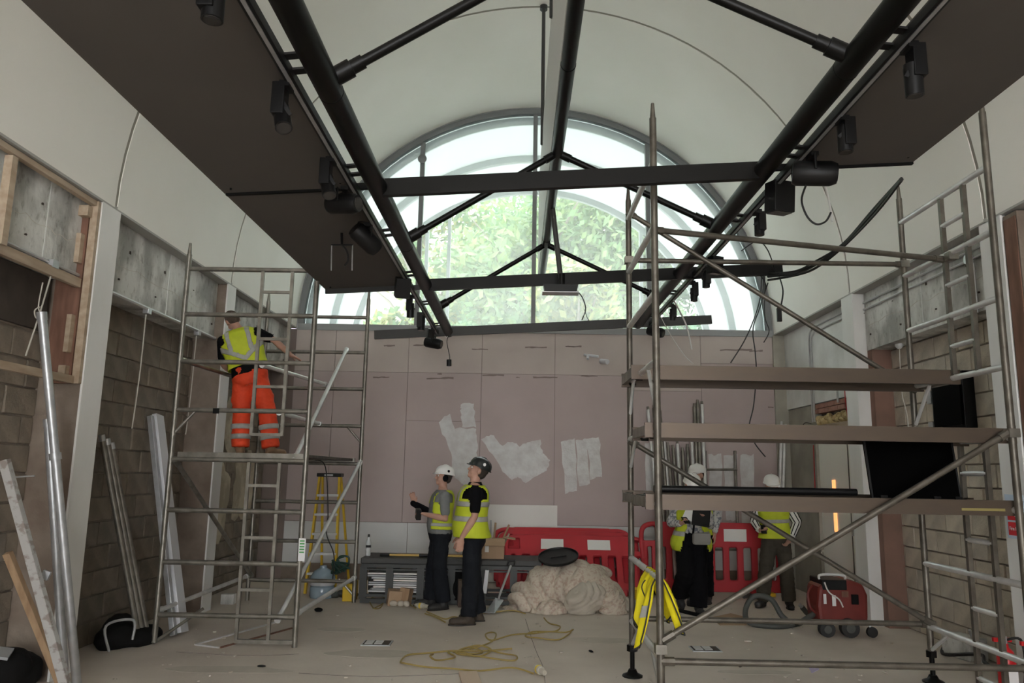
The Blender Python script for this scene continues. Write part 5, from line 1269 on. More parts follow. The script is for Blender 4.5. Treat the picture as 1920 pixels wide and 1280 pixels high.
# --- what they carry
def held(P, sd, fwd, up_=0.0):
    t, Wf, AR, T = P; sh, e, w, d, n = AR[sd]
    return Wf(w + d * fwd + n * up_)
p = held(P4, 'R', 0.09, 0.03); one('mobile_phone', MB().box(p, (0.075, 0.14, 0.009), rotm(0.5, 0, 0.2)), black_m, 'black phone in the hand of the walker in black trousers', 'phone', bev=0.004)
p = held(P4, 'L', 0.10, 0.03)
t = thing('clipboard', tuple(p), 'black clipboard with white sheet held by the walker', 'clipboard'); Rc = rotm(1.15, 0.15, -0.15)
MB().box(p, (0.21, 0.30, 0.012), Rc).build('board', black_m, t, bev=0.004); MB().box(p + Rc @ V((-0.07, 0.04, -0.012)), (0.22, 0.30, 0.004), Rc @ rotm(0, 0, -0.3)).build('paper_sheet', paper_m, t)
MB().box(p + Rc @ V((0, 0.13, 0.01)), (0.09, 0.025, 0.01), Rc).build('clip', galv_m, t)
q = P4[1]((-0.07, 0.225, 0.96))
t = thing('shoulder_bag', tuple(q), 'small grey shoulder bag on the walker in black trousers', 'bag')
MB().box(q, (0.22, 0.08, 0.14)).build('bag_body', bag_m, t, bev=0.03); MB().box(q + V((0, -0.045, 0.02)), (0.20, 0.008, 0.10)).build('bag_flap', bag_m, t, bev=0.003)
MB().path(smooth_pts([q + V((-0.1, 0, 0.06)), P4[1]((0.02, 0.19, 1.2)), P4[1]((0.10, 0.10, 1.46)), P4[1]((0.05, -0.10, 1.44))]), 0.012, 6).build('strap', blackc_m, t)
p = held(P2, 'L', 0.10, 0.02); one('handheld_tool', MB().box(p, (0.06, 0.11, 0.13), rotm(0.2, 0, 0.3)), black_m, 'black handheld device held by the man in grey tee', 'device', bev=0.01)
# dark forearm sleeve of the raised arm
sh, e, w, d, n = P2[2]['R']; m = MB(); limb(m, [e.lerp(w, 0.10), e.lerp(w, 0.55), e.lerp(w, 1.08)], [0.050, 0.048, 0.040]); me = bake(m, 0.01, 2)
for v in me.vertices: v.co *= 1.70 / 1.78
obj_from_mesh('forearm_guard', me, blackc_m, P2[0])
p = held(P6, 'R', 0.07, 0.02); one('mobile_phone', MB().box(p, (0.07, 0.13, 0.009), rotm(0.9, 0, -0.2)), black_m, 'phone in the hand of the person in striped shirt', 'phone', bev=0.004)
# ================================================================== THINGS ON THE FLOOR
def fz_(px, py, z=0.0): return atZ(px, py, z)
# ---- low dark metal frame bench in front of the back wall
by = 9.95; bx0, bx1 = atY(676, 1100, by).x, atY(1008, 1100, by).x
BN = thing('metal_bench_frame', ((bx0 + bx1) / 2, by + 0.3, 0), 'low dark metal frame unit with a slab top in front of the back wall', 'bench')
for y in (by, by + 0.6):
    for z, h in ((0.035, 0.05), (0.10, 0.03), (0.46, 0.045), (0.415, 0.02)):
        MB().beam((bx0, y, z), (bx1, y, z), 0.05, h).build('rail', benchm_m, BN)
    k = 0
    for x in (bx0 + 0.03, bx0 + 0.36, bx0 + 0.75, bx0 + 1.14, bx0 + 1.53, bx0 + 1.92, bx1 - 0.03):
        MB().span(x - 0.045, x + 0.045, y - 0.02, y + 0.02, 0.05, 0.45).build('upright', benchm_m, BN)
for x in (bx0 + 0.03, bx0 + 0.75, bx1 - 0.03): MB().span(x - 0.03, x + 0.03, by, by + 0.6, 0.44, 0.48).build('cross_rail', benchm_m, BN)
tag(MB().span(bx0 - 0.01, bx1 + 0.05, by - 0.03, by + 0.62, 0.485, 0.555).build('slab_top', benchp_m, BN, bev=0.012), label='thick dark slab top')
# sheets stacked inside it
for k in range(9):
    z = 0.13 + k * 0.027; m = (sheet_m, sheetg_m, whiteboard2_m)[k % 3]; dx = random.uniform(-0.05, 0.05)
    one('flat_sheet', MB().span(bx0 + 0.1 + dx, bx0 + 1.5 + dx, by + 0.06, by + 0.5 + dx * 0.5, z, z + 0.018), m, '%s flat sheet, number %s up from the floor of the pile in the bench frame' % (('white', 'grey', 'cream')[k % 3], ('one', 'two', 'three', 'four', 'five', 'six', 'seven', 'eight', 'nine')[k]), 'sheet', 'sheets stacked inside the bench frame')
mb = MB(); vs = []; fs = []
for i in range(13):
    for j in range(5):
        u = i / 12; vs.append(V((bx0 + 0.62 + 0.55 * u, by + 0.08 + 0.3 * j / 4, 0.385 + 0.055 * abs(math.cos(u * 3.6)) - 0.02)))
for i in range(12):
    for j in range(4): a = i * 5 + j; fs.append((a, a + 1, a + 6, a + 5))
mb.add(vs, fs, True); o = one('curled_sheet', mb, paper_m, 'curled white sheet lying on the pile inside the bench frame', 'sheet'); so = o.modifiers.new('s', 'SOLIDIFY'); so.thickness = 0.006
# on the slab
p = V((atY(690, 1040, by + 0.2).x, by + 0.2, 0.556))
t = thing('water_bottle', tuple(p), 'clear water bottle with black cap standing on the bench slab', 'bottle')
MB().lathe(p, [(0.03, 0), (0.034, 0.01), (0.034, 0.07), (0.031, 0.085), (0.034, 0.10), (0.034, 0.16), (0.028, 0.19), (0.013, 0.215), (0.013, 0.235)], 16).build('bottle_body', clear_m, t)
MB().lathe(p + V((0, 0, 0.235)), [(0.015, 0), (0.015, 0.03), (0.008, 0.036)], 12).build('cap', black_m, t); MB().lathe(p + V((0, 0, 0.105)), [(0.0348, 0), (0.0348, 0.03)], 16).build('label_band', black_m, t)
t = thing('broom_pole', tuple(atY(780, 1037, by + 0.15)), 'yellow pole with black grips lying along the bench slab', 'pole')
xa, xb = atY(713, 1040, by + 0.15).x, atY(905, 1036, by + 0.15).x
MB().tube((xa, by + 0.15, 0.575), (xa + 0.12, by + 0.15, 0.575), 0.018, n=10).build('end_grip', black_m, t); MB().tube((xa + 0.12, by + 0.15, 0.575), (xb, by + 0.15, 0.578), 0.013, n=10).build('pole_shaft', broom_m, t)
MB().tube((xa + 0.5, by + 0.15, 0.577), (xa + 0.72, by + 0.15, 0.577), 0.019, n=10).build('mid_grip', black_m, t)
one('wooden_pole', MB().tube((xa + 0.2, by + 0.24, 0.572), (xb + 0.05, by + 0.3, 0.575), 0.013, n=8), wood2_m, 'brown wooden pole lying behind the yellow pole on the slab', 'pole')
c = V((atY(918, 1060, by + 0.1).x + 0.02, by + 0.25, 0.556))
t = thing('cardboard_box', tuple(c), 'open cardboard box holding sticks on the bench slab', 'box')
for a in ((c.x - 0.16, c.x + 0.16, c.y - 0.14, c.y - 0.135, c.z, c.z + 0.24), (c.x - 0.16, c.x + 0.16, c.y + 0.135, c.y + 0.14, c.z, c.z + 0.24), (c.x - 0.16, c.x - 0.155, c.y - 0.14, c.y + 0.14, c.z, c.z + 0.24), (c.x + 0.155, c.x + 0.16, c.y - 0.14, c.y + 0.14, c.z, c.z + 0.24), (c.x - 0.16, c.x + 0.16, c.y - 0.14, c.y + 0.14, c.z, c.z + 0.005)): MB().span(*a).build('box_side', card_m, t)
MB().box(c + V((0.23, 0, 0.25)), (0.15, 0.28, 0.005), rotm(0, 0.15, 0)).build('box_flap', card_m, t); MB().box(c + V((0.02, -0.2, 0.21)), (0.3, 0.14, 0.005), rotm(0.6, 0, 0)).build('box_flap', card_m, t)
MB().box(c + V((-0.06, -0.143, 0.13)), (0.05, 0.003, 0.1)).build('packing_tape', cablew_m, t)
for k, (dx, dy, tx, ty, h) in enumerate(((-0.02, 0, 0.0, 0.0, 0.47), (0.01, 0.03, 0.03, 0, 0.44), (0.05, -0.03, 0.17, 0.0, 0.42), (0.08, 0.05, 0.14, 0.03, 0.30))):
    one('stick', MB().tube(c + V((dx, dy, 0.02)), c + V((dx + tx, dy + ty, h)), 0.013, n=8), (galv_m, wood2_m, wood2_m, wood_m)[k], '%s stick standing in the open cardboard box' % ('thin grey', 'short brown', 'slanting brown', 'stubby pale')[k], 'stick', 'sticks in the cardboard box')
# clutter before the bench
c = fz_(745, 1135)
t = thing('torn_carton', tuple(c), 'torn brown carton on the floor in front of the bench frame', 'carton')
MB().box(c + V((-0.05, 0.05, 0.09)), (0.16, 0.14, 0.18), rotm(0.1, 0.1, 0.3)).build('carton_side', card_m, t); MB().box(c + V((0.09, 0.06, 0.10)), (0.13, 0.12, 0.2), rotm(-0.15, 0.1, -0.3)).build('carton_flap', wood2_m, t)
for k, dx in enumerate((-0.04, 0.05, 0.12)): one('rag', MB().ball(c + V((dx, -0.06, 0.035)), (0.05, 0.04, 0.035), rotm(0.3 * k, 0, k)), clothplain_m, 'crumpled rag at the torn carton, %s of three' % ('left', 'middle', 'right')[k], 'rag', 'rags at the torn carton')
c = fz_(868, 1140)
one('black_bin_bag', (lambda m: m)(MB().ball(c + V((-0.06, 0.3, 0.2)), (0.14, 0.14, 0.22), None, 16, 12)), blackm_m, 'black bag on the floor between the two standing men', 'bag')
one('brown_carton', MB().box(c + V((0.03, 0.15, 0.16)), (0.22, 0.18, 0.32), rotm(0, 0, 0.15)), M('dark_carton', (0.10, 0.072, 0.055), 0.8), 'tall dark brown carton behind the man in black helmet', 'carton', bev=0.004)
# grey shovel leaning on the bench
a, b = fz_(925, 1146, 0.02), atY(958, 1060, 9.75)
t = thing('shovel', tuple(a), 'grey metal shovel leaning against the bench end', 'shovel')
mid = a.lerp(b, 0.35); MB().path(smooth_pts([mid - V((0, 0, 0.05)), mid, b]), 0.014, 8).build('shaft', galv_m, t)
MB().path([b + V((-0.05, 0, 0.0)), b + V((-0.03, 0, 0.05)), b + V((0.05, 0, 0.06)), b + V((0.04, 0, 0.01))], 0.012, 6).build('handle', black_m, t)
mb = MB(); mb.add([a + V((-0.16, -0.1, 0)), a + V((0.02, -0.14, 0)), mid + V((0.05, -0.02, -0.06)), mid + V((-0.05, 0.02, -0.04)), a + V((-0.08, 0.0, 0.0))], [(0, 1, 2, 3, 4)]); o = mb.build('blade', galv_m, t); so = o.modifiers.new('s', 'SOLIDIFY'); so.thickness = 0.006
one('socket_bar', MB().box(atY(911, 1090, 9.9), (0.05, 0.04, 0.28), rotm(0, 0.1, 0)), whitetrunk_m, 'white socket strip propped on the bench behind the man in black helmet', 'socket strip', bev=0.005)

# ---- dust sheet heap and lid
hc = fz_(1062, 1150); hx, hy = hc.x, hc.y + 0.25
def folds(me, anchors, amp, warp=0.5, seed=0):
    """curved cloth folds: rounded tops and sharp creases running round the anchor points"""
    ns = [v.normal.copy() for v in me.vertices]
    for v, nn in zip(me.vertices, ns):
        p = v.co; w = V((noise.noise(p * 1.7 + V((seed, 0, 0))), noise.noise(p * 1.7 + V((0, seed + 5, 0))), noise.noise(p * 1.7 + V((0, 0, seed + 9))))) * warp * 0.16
        q = p + w; a = 0; tot = 0
        for i, (c, lam, rad) in enumerate(anchors):
            d = (q - V(c)); l = V((d.x, d.y * 0.8, d.z * 1.25)).length
            k = math.exp(-(l / rad) ** 2) + 1e-4
            m = 0.55 + 0.75 * noise.noise(p * 3.1 + V((i * 4.1, seed, 2)))
            a += k * m * (abs(math.sin(PI * l / lam + 2.2 * noise.noise(p * 2.3 + V((seed, i * 3, 0))))) ** 0.8 - 0.55); tot += k
        fine = abs(math.sin(48 * (q.x * 0.5 + q.z * 0.9) + 5 * noise.noise(p * 5))) ** 0.7 - 0.6
        v.co += nn * (amp * a / tot + 0.006 * fine * (0.4 + noise.noise(p * 4 + V((3, seed, 1)))))
    me.update()
def lump(mb, px, py, dy, r): q = atY(px, py, hy + dy); mb.ball((q.x, q.y, q.z), r, rotm(0.2, 0.1, 0.3), 20, 14); return q
t = thing('dust_sheet', (hx, hy, 0), 'big crumpled cream patterned dust sheet heaped on the floor', 'dust sheet')
def cloth_part(nm, mat, mb, anchors, amp, seed, vox=0.012, warp=0.5, sm=8):
    me = bake(mb, vox, sm); folds(me, anchors, amp, warp, seed)
    for v in me.vertices: v.co.z = max(v.co.z, 0.003); v.co -= V((hx, hy, 0))
    return obj_from_mesh(nm, me, mat, t)
mb = MB()
for a_ in [(1045, 1102, 0.15, (0.42, 0.34, 0.31)), (1000, 1125, 0.05, (0.30, 0.30, 0.23)), (968, 1150, 0.0, (0.16, 0.24, 0.09)), (1095, 1100, 0.15, (0.38, 0.30, 0.30)), (1075, 1085, 0.2, (0.36, 0.26, 0.24)), (1135, 1120, 0.1, (0.22, 0.26, 0.20))]: lump(mb, *a_)
mb.span(hx - 0.42, hx + 0.42, hy - 0.1, hy + 0.35, 0.0, 0.10)
A1, A2 = atY(1140, 1095, hy - 0.2), atY(960, 1150, hy - 0.1)
cloth_part('sheet_heap', cloth_m, mb, [(A1 + V((0.35, -0.1, 0.1)), 0.17, 0.9), (A2 + V((-0.2, 0, 0)), 0.15, 0.5)], 0.085, 2, 0.012, 1.2, 45)
mb = MB(); q1 = lump(mb, 1090, 1132, -0.20, (0.20, 0.17, 0.20)); q2 = lump(mb, 1105, 1118, -0.14, (0.22, 0.16, 0.17))
cloth_part('lining_roll', clothplain_m, mb, [(q1 + V((-0.35, -0.05, 0.25)), 0.10, 0.4), (q1 + V((0.3, 0, -0.3)), 0.09, 0.35)], 0.05, 7, 0.011, 2.0)
mb = MB(); q1 = lump(mb, 1147, 1135, -0.12, (0.17, 0.17, 0.19)); lump(mb, 1150, 1150, -0.15, (0.18, 0.16, 0.12))
cloth_part('sheet_roll', cloth_m, mb, [(q1 + V((0.2, -0.1, -0.15)), 0.08, 0.4)], 0.045, 11, 0.011, 1.6)
mb = MB(); q1 = lump(mb, 1035, 1146, -0.24, (0.19, 0.14, 0.13)); lump(mb, 1015, 1152, -0.2, (0.16, 0.14, 0.09))
cloth_part('sheet_roll', cloth_m, mb, [(q1 + V((0.2, -0.05, 0.05)), 0.075, 0.4)], 0.04, 13, 0.011, 1.5)
mb = MB(); lump(mb, 1178, 1150, 0.1, (0.26, 0.22, 0.075)); lump(mb, 1165, 1140, 0.15, (0.2, 0.2, 0.14))
cloth_part('sheet_tail', clothplain_m, mb, [(A1, 0.10, 0.6)], 0.03, 17)
mb = MB(); lump(mb, 1003, 1068, 0.28, (0.12, 0.1, 0.08)); lump(mb, 1120, 1072, 0.3, (0.2, 0.12, 0.09))
mb.tube(atY(1003, 1075, hy + 0.25), atY(1120, 1082, hy + 0.25), 0.08)
cloth_part('sheet_roll', cloth_m, mb, [(A1, 0.08, 0.6)], 0.025, 19)
q = atY(1047, 1046, hy + 0.12); Rl = rotm(0.30, -0.14, 0.1)
t = thing('bucket_lid', tuple(q), 'round black bucket lid lying on top of the dust sheet heap', 'lid')
MB().lathe(q, [(0.02, 0), (0.24, 0.0), (0.255, 0.012), (0.255, 0.035), (0.245, 0.038), (0.235, 0.02), (0.05, 0.018), (0.01, 0.018)], 36, Rl).build('lid_disc', black_m, t)
MB().box(q + Rl @ V((0, 0, 0.022)), (0.2, 0.03, 0.012), Rl).build('lid_rib', black_m, t)

# ---- red plastic barriers
def barrier_mesh():
    mb = MB(); tk = 0.055
    mb.prism([(-0.78, 0.66), (0.78, 0.66), (0.80, 0.98), (0.70, 1.0), (-0.70, 1.0), (-0.80, 0.98)], (0, -tk / 2, 0), (1, 0, 0), (0, 0, 1), (0, tk, 0))
    mb.span(-0.96, 0.96, -tk / 2, tk / 2, 0.06, 0.22)
    for x in [-0.95, -0.80] + [-0.60 + 0.2 * k for k in range(7)] + [0.80, 0.95]: mb.span(x - 0.045, x + 0.045, -tk / 2, tk / 2, 0.15, 0.70)
    for s in (-1, 1):
        mb.path(smooth_pts([(s * 0.70, 0, 0.965), (s * 0.86, 0, 0.965), (s * 0.97, 0, 0.90), (s * 0.985, 0, 0.72), (s * 0.955, 0, 0.45)], 4), 0.036, 10)
        mb.span(s * 0.75 if s > 0 else -0.96, s * 0.75 if s < 0 else 0.96, -tk / 2, tk / 2, 0.66, 0.74)
        mb.span(s * 0.6 - 0.07, s * 0.6 + 0.07, -0.05, 0.05, 0.0, 0.10)
    return bake(mb, 0.0125, 2)
bmesh_ = barrier_mesh()
def barrier(loc, rot, label, plates=True):
    t = thing('plastic_barrier', loc, label, 'barrier', 'red plastic barriers'); local(t); t.rotation_euler = rot
    o = bpy.data.objects.new('barrier_panel', bmesh_); COL.objects.link(o); o.parent = t
    if not bmesh_.materials: bmesh_.materials.append(red_m)
    for x in (-0.33, 0.33): MB().box((x, -0.031, 0.83), (0.32, 0.006, 0.17)).build('reflective_plate', reflw_m, t)
    for s in (-1, 1): MB().box((s * 0.78, -0.0, 0.05), (0.10, 0.30, 0.045)).build('foot', blackm_m if s < 0 else yellowf_m, t)
    return t
cx = (atY(935, 1040, 11.0).x + atY(1195, 1040, 11.0).x) / 2
barrier((cx + 0.10, 10.62, 0.02), (-0.74, 0.0, -0.03), 'front red barrier of the leaning stack behind the dust sheet')
barrier((cx + 0.02, 10.86, 0.02), (-0.68, 0.0, 0.0), 'middle red barrier of the leaning stack, its plates just showing')
barrier((cx - 0.04, 11.10, 0.02), (-0.62, 0.0, 0.02), 'rearmost red barrier of the leaning stack below the cream sheet')
barrier((atY(1312, 1040, 11.25).x + 0.12, 11.05, 0.0), (0.0, 0.0, 0.03), 'upright red barrier standing behind the walkers on the right')
# board leaning on the wall above them
a0, a1 = atY(905, 945, 11.93), atY(1045, 945, 11.93)
one('cream_sheet', MB().box(((a0.x + a1.x) / 2, 11.92, a0.z / 2 + 0.01), (a1.x - a0.x, 0.02, a0.z - 0.02), rotm(-0.02, 0, 0)), whiteboard2_m, 'plain cream sheet leaning on the back wall behind the barriers', 'board')

# ---- yellow stepladder
sy = 10.6
SL = thing('stepladder', tuple(V((atY(615, 1125, sy).x, sy, 0))), 'yellow stepladder with white treads behind the left tower', 'stepladder')
tl, trr = atY(600, 893, sy + 0.25), atY(637, 893, sy + 0.25); bl, br = atY(572, 1110, sy), atY(628, 1110, sy)
for z in (bl, br): z.z = 0.0
for a, b in ((bl, tl), (br, trr)): MB().beam(a, b, 0.028, 0.07, (0, 1, 0)).build('front_stile', yellowf_m, SL)
for a, b in ((bl + V((0.03, 0.75, 0)), tl + V((0.02, 0.08, 0))), (br + V((0.03, 0.75, 0)), trr + V((0, 0.08, 0)))): MB().beam(a, b, 0.025, 0.05, (0, 1, 0)).build('rear_stile', yellowf_m, SL)
for k in range(1, 6):
    f = k / 6.0; MB().beam(bl.lerp(tl, f), br.lerp(trr, f), 0.09, 0.03).build('tread', alub_m, SL)
MB().box((tl + trr) / 2 + V((0, 0.03, 0.02)), ((trr - tl).length + 0.06, 0.2, 0.05)).build('top_cap', black_m, SL, bev=0.008)
MB().box((tl + trr) / 2 + V((0, -0.075, 0.02)), (0.12, 0.004, 0.025)).build('cap_emblem', galv_m, SL)
# ---- water cooler bottle, tangled green leads, small clutter near the ladder
p = V((atY(605, 1090, 10.35).x, 10.35, 0.0))
t = thing('water_drum', tuple(p), 'large clear blue water drum on the floor by the stepladder', 'drum')
MB().lathe(p, [(0.15, 0), (0.16, 0.02), (0.16, 0.12), (0.15, 0.14), (0.16, 0.16), (0.16, 0.26), (0.12, 0.33), (0.05, 0.37), (0.045, 0.40)], 22).build('drum_body', water_m, t)
MB().lathe(p + V((0, 0, 0.16)), [(0.162, 0), (0.162, 0.07)], 22).build('drum_label', whitetrunk_m, t)
for k in range(4):
    r = random.Random(k + 40); q = [atY(640 + r.uniform(-18, 18), 1060 + r.uniform(-18, 18), 10.25 + 0.06 * k) for _ in range(7)]
    one('green_cable', cable(q, 0.013), green_m, 'tangled dark green cable hung beside the stepladder, strand %s' % ('nearest the viewer', 'second', 'third', 'deepest in')[k], 'cable', 'tangled green cables')
p = V((atY(655, 1110, 10.1).x, 10.15, 0)); one('yellow_crate', MB().box(p + V((0, 0, 0.12)), (0.16, 0.2, 0.24)), yellowf_m, 'small yellow box on the floor at the bench end', 'box', bev=0.01)
p = fz_(640, 1120); 
for k in range(3): one('grey_rag', MB().ball(p + V((-0.12 + 0.13 * k, 0.05 * (k % 2), 0.04)), (0.1, 0.08, 0.05), rotm(0, 0.2, k)), hose_m, 'grey rag on the floor by the water drum, %s of three' % ('left', 'middle', 'right')[k], 'rag', 'rags by the water drum')
p = fz_(425, 1133); one('concrete_block', MB().box(p + V((0, 0.05, 0.06)), (0.16, 0.1, 0.12)), conc_m, 'small loose concrete block at the foot of the second left column', 'block', bev=0.006)
p = fz_(597, 1146); one('debris_lump', MB().ball(p + V((0, 0, 0.02)), (0.05, 0.03, 0.025)), blackm_m, 'small dark lump of debris on the floor right of the left tower', 'debris')
# thin trims on the floor under the left tower
for k, (a, b, m) in enumerate((((366, 1209), (525, 1165), alub_m), ((366, 1209), (412, 1215), alub_m), ((412, 1215), (548, 1178), woodr_m))):
    one('floor_trim', MB().beam(fz_(*a) + V((0, 0, 0.006)), fz_(*b) + V((0, 0, 0.006)), 0.022, 0.012), m, '%s thin trim lying on the floor under the left tower' % ('long pale', 'short pale', 'long red-brown')[k], 'trim', 'trims under the left tower')

# ---- yellow leads on the floor
def flead(pts, label, r=0.0075, m=cable_m): return one('extension_lead', cable([fz_(x, y, r) + V((0, 0, (0.012 * (i % 2)))) for i, (x, y) in enumerate(pts)], r), m, label, 'cable', 'yellow extension leads on the floor')
flead([(1000, 1262), (960, 1254), (900, 1257), (850, 1256), (800, 1250), (760, 1246), (751, 1240), (765, 1230), (800, 1224), (850, 1222), (900, 1220), (960, 1218)], 'yellow lead in a wide loop across the front of the floor')
flead([(812, 1226), (806, 1232), (818, 1237), (845, 1237), (853, 1230), (840, 1224), (870, 1219), (905, 1212), (925, 1200), (930, 1190), (920, 1185), (910, 1192), (922, 1200), (960, 1192), (1000, 1187), (1030, 1186), (1060, 1185), (1075, 1182)], 'yellow lead with a small upright coil left of the dust sheet')
flead([(850, 1222), (870, 1226), (895, 1230), (915, 1226), (920, 1216), (895, 1212), (865, 1218), (880, 1228), (905, 1222), (880, 1215), (855, 1224), (900, 1233), (960, 1238), (968, 1232), (940, 1224), (915, 1220)], 'tangled middle coil of yellow lead on the floor')
flead([(1072, 1181), (1065, 1192), (1045, 1199), (1010, 1198), (985, 1192), (1000, 1186), (1040, 1183), (1050, 1176), (1030, 1168), (1020, 1160)], 'yellow lead running out from under the dust sheet')
flead([(700, 1140), (693, 1128), (702, 1118), (720, 1122), (714, 1138), (702, 1142), (720, 1130), (740, 1118), (760, 1128), (780, 1142)], 'yellow lead curling by the torn carton')
flead([(800, 1146), (818, 1156), (835, 1160), (850, 1158), (870, 1158), (895, 1152), (920, 1148), (960, 1146), (985, 1150)], 'yellow lead passing behind the brown boots')
flead([(797, 1150), (815, 1158), (835, 1166)], 'short pale lead end in front of the white helmet man')
flead([(776, 1132), (778, 1118), (790, 1114), (800, 1122)], 'small loop of yellow lead at the black boots')
for (x, y, ang, lab) in ((791, 1141, -0.5, 'pale site plug joined in the yellow lead by the black boots'), (1012, 1264, -1.2, 'pale site plug at the bottom edge of the floor')):
    p = fz_(x, y) + V((0, 0, 0.035)); d = V((math.cos(ang), math.sin(ang), 0))
    t = thing('site_plug', tuple(p - V((0, 0, 0.035))), lab, 'plug')
    MB().path([p - d * 0.1, p - d * 0.06, p - d * 0.055, p + d * 0.03, p + d * 0.035, p + d * 0.1], [0.018, 0.028, 0.034, 0.034, 0.027, 0.02], 14).build('plug_body', plug_m, t); MB().tube(p - d * 0.03, p - d * 0.005, 0.0355, n=14).build('plug_ring', plugy_m, t)
# ---- plank end, floor boxes, cardboard, chips
p = fz_(878, 1275); one('plank_offcut', MB().box(p + V((0.02, -0.05, 0.018)), (0.15, 0.42, 0.03), rotm(0, 0, 0.16)), M('pale_plank', (0.62, 0.48, 0.36), 0.7), 'pale plank offcut at the bottom edge of the picture', 'plank', bev=0.003)
for (x, y, lab) in ((707, 1206, 'open floor socket box left of the yellow leads'), (1322, 1217, 'open floor socket box under the right tower')):
    p = fz_(x, y); t = thing('floor_box', tuple(p), lab, 'floor box', 'floor socket boxes')
    MB().box(p + V((0, 0, 0.004)), (0.28, 0.22, 0.008)).build('box_rim', galv_m, t); MB().box(p + V((0, 0, 0.009)), (0.25, 0.19, 0.003)).build('box_well', dark_m, t)
    for dx in (-0.07, 0.02): MB().box(p + V((dx, 0, 0.012)), (0.075, 0.15, 0.006)).build('socket_plate', plaster_m, t)
pts = [fz_(x, y) for x, y in ((1332, 1158), (1370, 1150), (1410, 1160), (1398, 1172), (1350, 1172))]
one('cardboard_scrap', flat_poly(pts, 0.006), card_m, 'flat brown cardboard scrap on the floor behind the right tower', 'cardboard')
mb = MB(); r = random.Random(77)
for k in range(150):
    x, y = r.uniform(170, 1880), r.uniform(1130, 1279); p = fz_(x, y)
    if -3.4 < p.x < 3.9: s_ = r.uniform(0.004, 0.016); mb.box(p + V((0, 0, s_ * 0.3)), (s_ * 2, s_ * 1.2, s_ * 0.6), rotm(0, 0, r.random() * 3))
one('floor_debris', mb, stain_m, 'tiny dark chips of debris scattered over the whole floor', 'debris', kind='stuff')
for k in range(7):
    x, y = ((490, 1250), (980, 1205), (1108, 1222), (1402, 1203), (1388, 1250), (1660, 1262), (1835, 1270))[k]; p = fz_(x, y)
    one('rubble_chip', MB().ball(p + V((0, 0, 0.008)), (r.uniform(0.02, 0.04), 0.015, 0.01), rotm(0, 0, k), 7, 5), stain_m if k % 2 else blackm_m, 'small rubble chip on the floor, %s counted from the left' % nth[k], 'rubble', 'rubble chips')
one('purple_scrap', flat_poly([fz_(x, y) for x, y in ((1512, 1243), (1528, 1240), (1536, 1255), (1522, 1262))], 0.004), M('lilac_paper', (0.5, 0.42, 0.62), 0.6), 'small lilac paper scrap on the floor under the right tower', 'paper')

# ---- red dust extractor with hose
vc = fz_(1580, 1192); vx, vy = vc.x, vc.y + 0.15
VC = thing('dust_extractor', (vx, vy, 0), 'dark red wheeled dust extractor by the right column', 'vacuum')
mb = MB(); mb.prism([(-0.24, 0.11), (0.22, 0.11), (0.275, 0.16), (0.285, 0.42), (0.24, 0.53), (0.12, 0.575), (-0.14, 0.56), (-0.235, 0.50), (-0.26, 0.3)], (vx, vy - 0.18, 0), (1, 0, 0), (0, 0, 1), (0, 0.36, 0)); mb.build('body', vac_m, VC, bev=0.035)
MB().span(vx - 0.2, vx + 0.06, vy - 0.187, vy + 0.187, 0.47, 0.575).build('head_recess', black_m, VC, bev=0.01)
MB().path(smooth_pts([(vx - 0.2, vy - 0.1, 0.57), (vx - 0.18, vy - 0.1, 0.615), (vx + 0.05, vy - 0.1, 0.615), (vx + 0.08, vy - 0.1, 0.575)]), 0.014, 8).build('carry_handle', cablew_m, VC)
MB().path(smooth_pts([(vx - 0.18, vy - 0.19, 0.55), (vx - 0.14, vy - 0.2, 0.45), (vx - 0.04, vy - 0.2, 0.38), (vx + 0.0, vy - 0.2, 0.30)]), 0.008, 6).build('hanging_flex', cablew_m, VC)
for a in ((-0.11, -0.07, 0.36, 0.42), (-0.20, -0.17, 0.38, 0.43)): MB().span(vx + a[0], vx + a[1], vy - 0.197, vy - 0.193, a[2] - 0.05, a[3]).build('sticker', signw_m, VC)
MB().span(vx + 0.10, vx + 0.17, vy - 0.20, vy - 0.17, 0.33, 0.43).build('side_socket', blackm_m, VC); MB().span(vx + 0.0, vx + 0.07, vy - 0.187, vy - 0.18, 0.40, 0.46).build('control_plate', woodr_m, VC)
for dx, r_ in ((-0.19, 0.08), (0.05, 0.095)):
    w = MB().tube((vx + dx, vy - 0.25, r_), (vx + dx, vy - 0.17, r_), r_, n=22).build('wheel', rubber_m, VC); MB().tube((vx + dx, vy - 0.256, r_), (vx + dx, vy - 0.25, r_), r_ * 0.5, n=16).build('wheel_hub', hose_m, w)
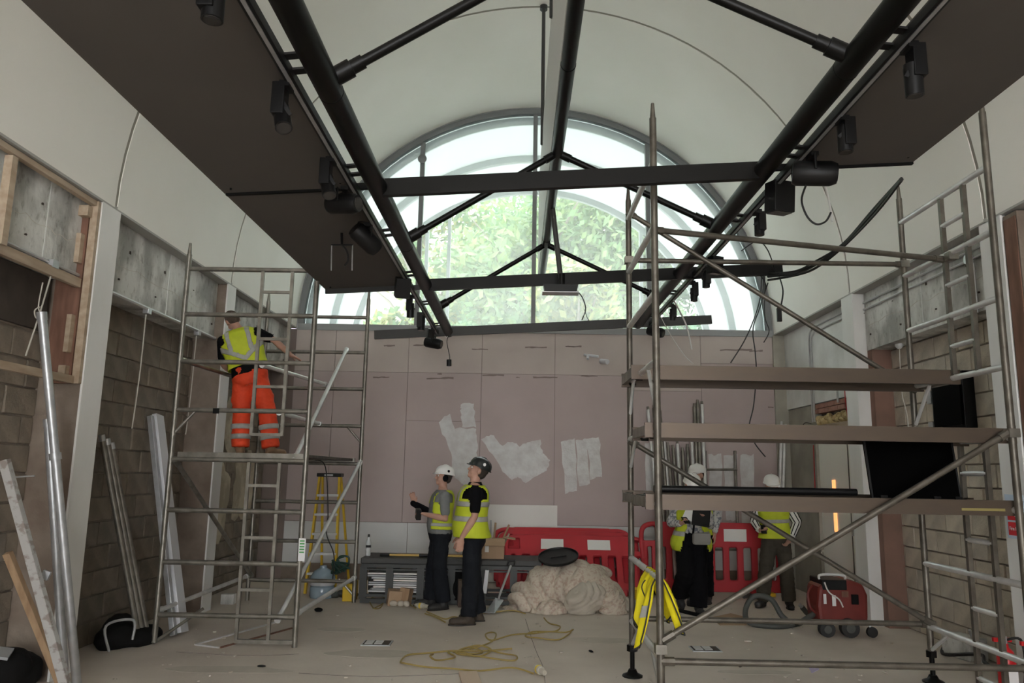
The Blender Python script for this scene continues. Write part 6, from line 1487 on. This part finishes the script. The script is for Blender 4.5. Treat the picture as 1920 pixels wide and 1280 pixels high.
w = MB().tube((vx + 0.29, vy - 0.22, 0.055), (vx + 0.29, vy - 0.18, 0.055), 0.055, n=18).build('castor_wheel', rubber_m, VC); MB().path([(vx + 0.29, vy - 0.2, 0.055), (vx + 0.27, vy - 0.2, 0.12), (vx + 0.22, vy - 0.18, 0.14)], 0.014, 6).build('castor_fork', galv_m, w)
MB().path(smooth_pts([(vx - 0.25, vy - 0.05, 0.5), (vx - 0.32, vy - 0.08, 0.42), (vx - 0.31, vy - 0.1, 0.28), (vx - 0.25, vy - 0.1, 0.22)]), 0.013, 6).build('side_handle', vac_m, VC)
h0 = fz_(1450, 1175)
q = [V((vx - 0.26, vy - 0.05, 0.2)), V((vx - 0.42, vy - 0.1, 0.12)), h0 + V((0.25, -0.02, 0.04)), h0 + V((0, -0.12, 0.03)), h0 + V((-0.26, -0.02, 0.04)), h0 + V((-0.27, 0.12, 0.15)), h0 + V((-0.16, 0.15, 0.30)), h0 + V((0.02, 0.12, 0.28)), h0 + V((0.12, 0.1, 0.12)), h0 + V((0.18, 0.08, 0.04)), h0 + V((0.0, 0.16, 0.035)), h0 + V((-0.22, 0.16, 0.035))]
one('vacuum_hose', cable(q, 0.03, 10, 8), hose_m, 'thick grey hose coiled on the floor left of the dust extractor', 'hose')
p = fz_(1513, 1165); t = thing('hose_fitting', tuple(p), 'grubby metal hose fitting beside the dust extractor', 'fitting')
MB().path([p + V((-0.05, 0, 0.16)), p + V((0, 0, 0.10)), p + V((0.06, 0, 0.06))], 0.03, 10).build('elbow', hose_m, t); MB().tube(p + V((0.03, 0, 0.045)), p + V((0.12, -0.03, 0.045)), 0.045, n=12).build('coupling', steel_m, t); MB().tube(p + V((-0.08, 0, 0.19)), p + V((-0.03, 0, 0.14)), 0.022, n=8).build('nozzle', galv_m, t)
q = [fz_(1395, 1118, 0.03), fz_(1420, 1112, 0.03), fz_(1435, 1108, 0.05), fz_(1412, 1120, 0.03)]
one('vacuum_hose', cable(q, 0.028, 8), hose_m, 'short black hose end on the floor below the upright barrier', 'hose')
one('black_tool', MB().tube(fz_(1265, 1142, 0.025), fz_(1325, 1156, 0.025), 0.022, n=8), blackm_m, 'dark rubber tube on the floor by the walker’s feet'.replace('’', ''), 'tube')
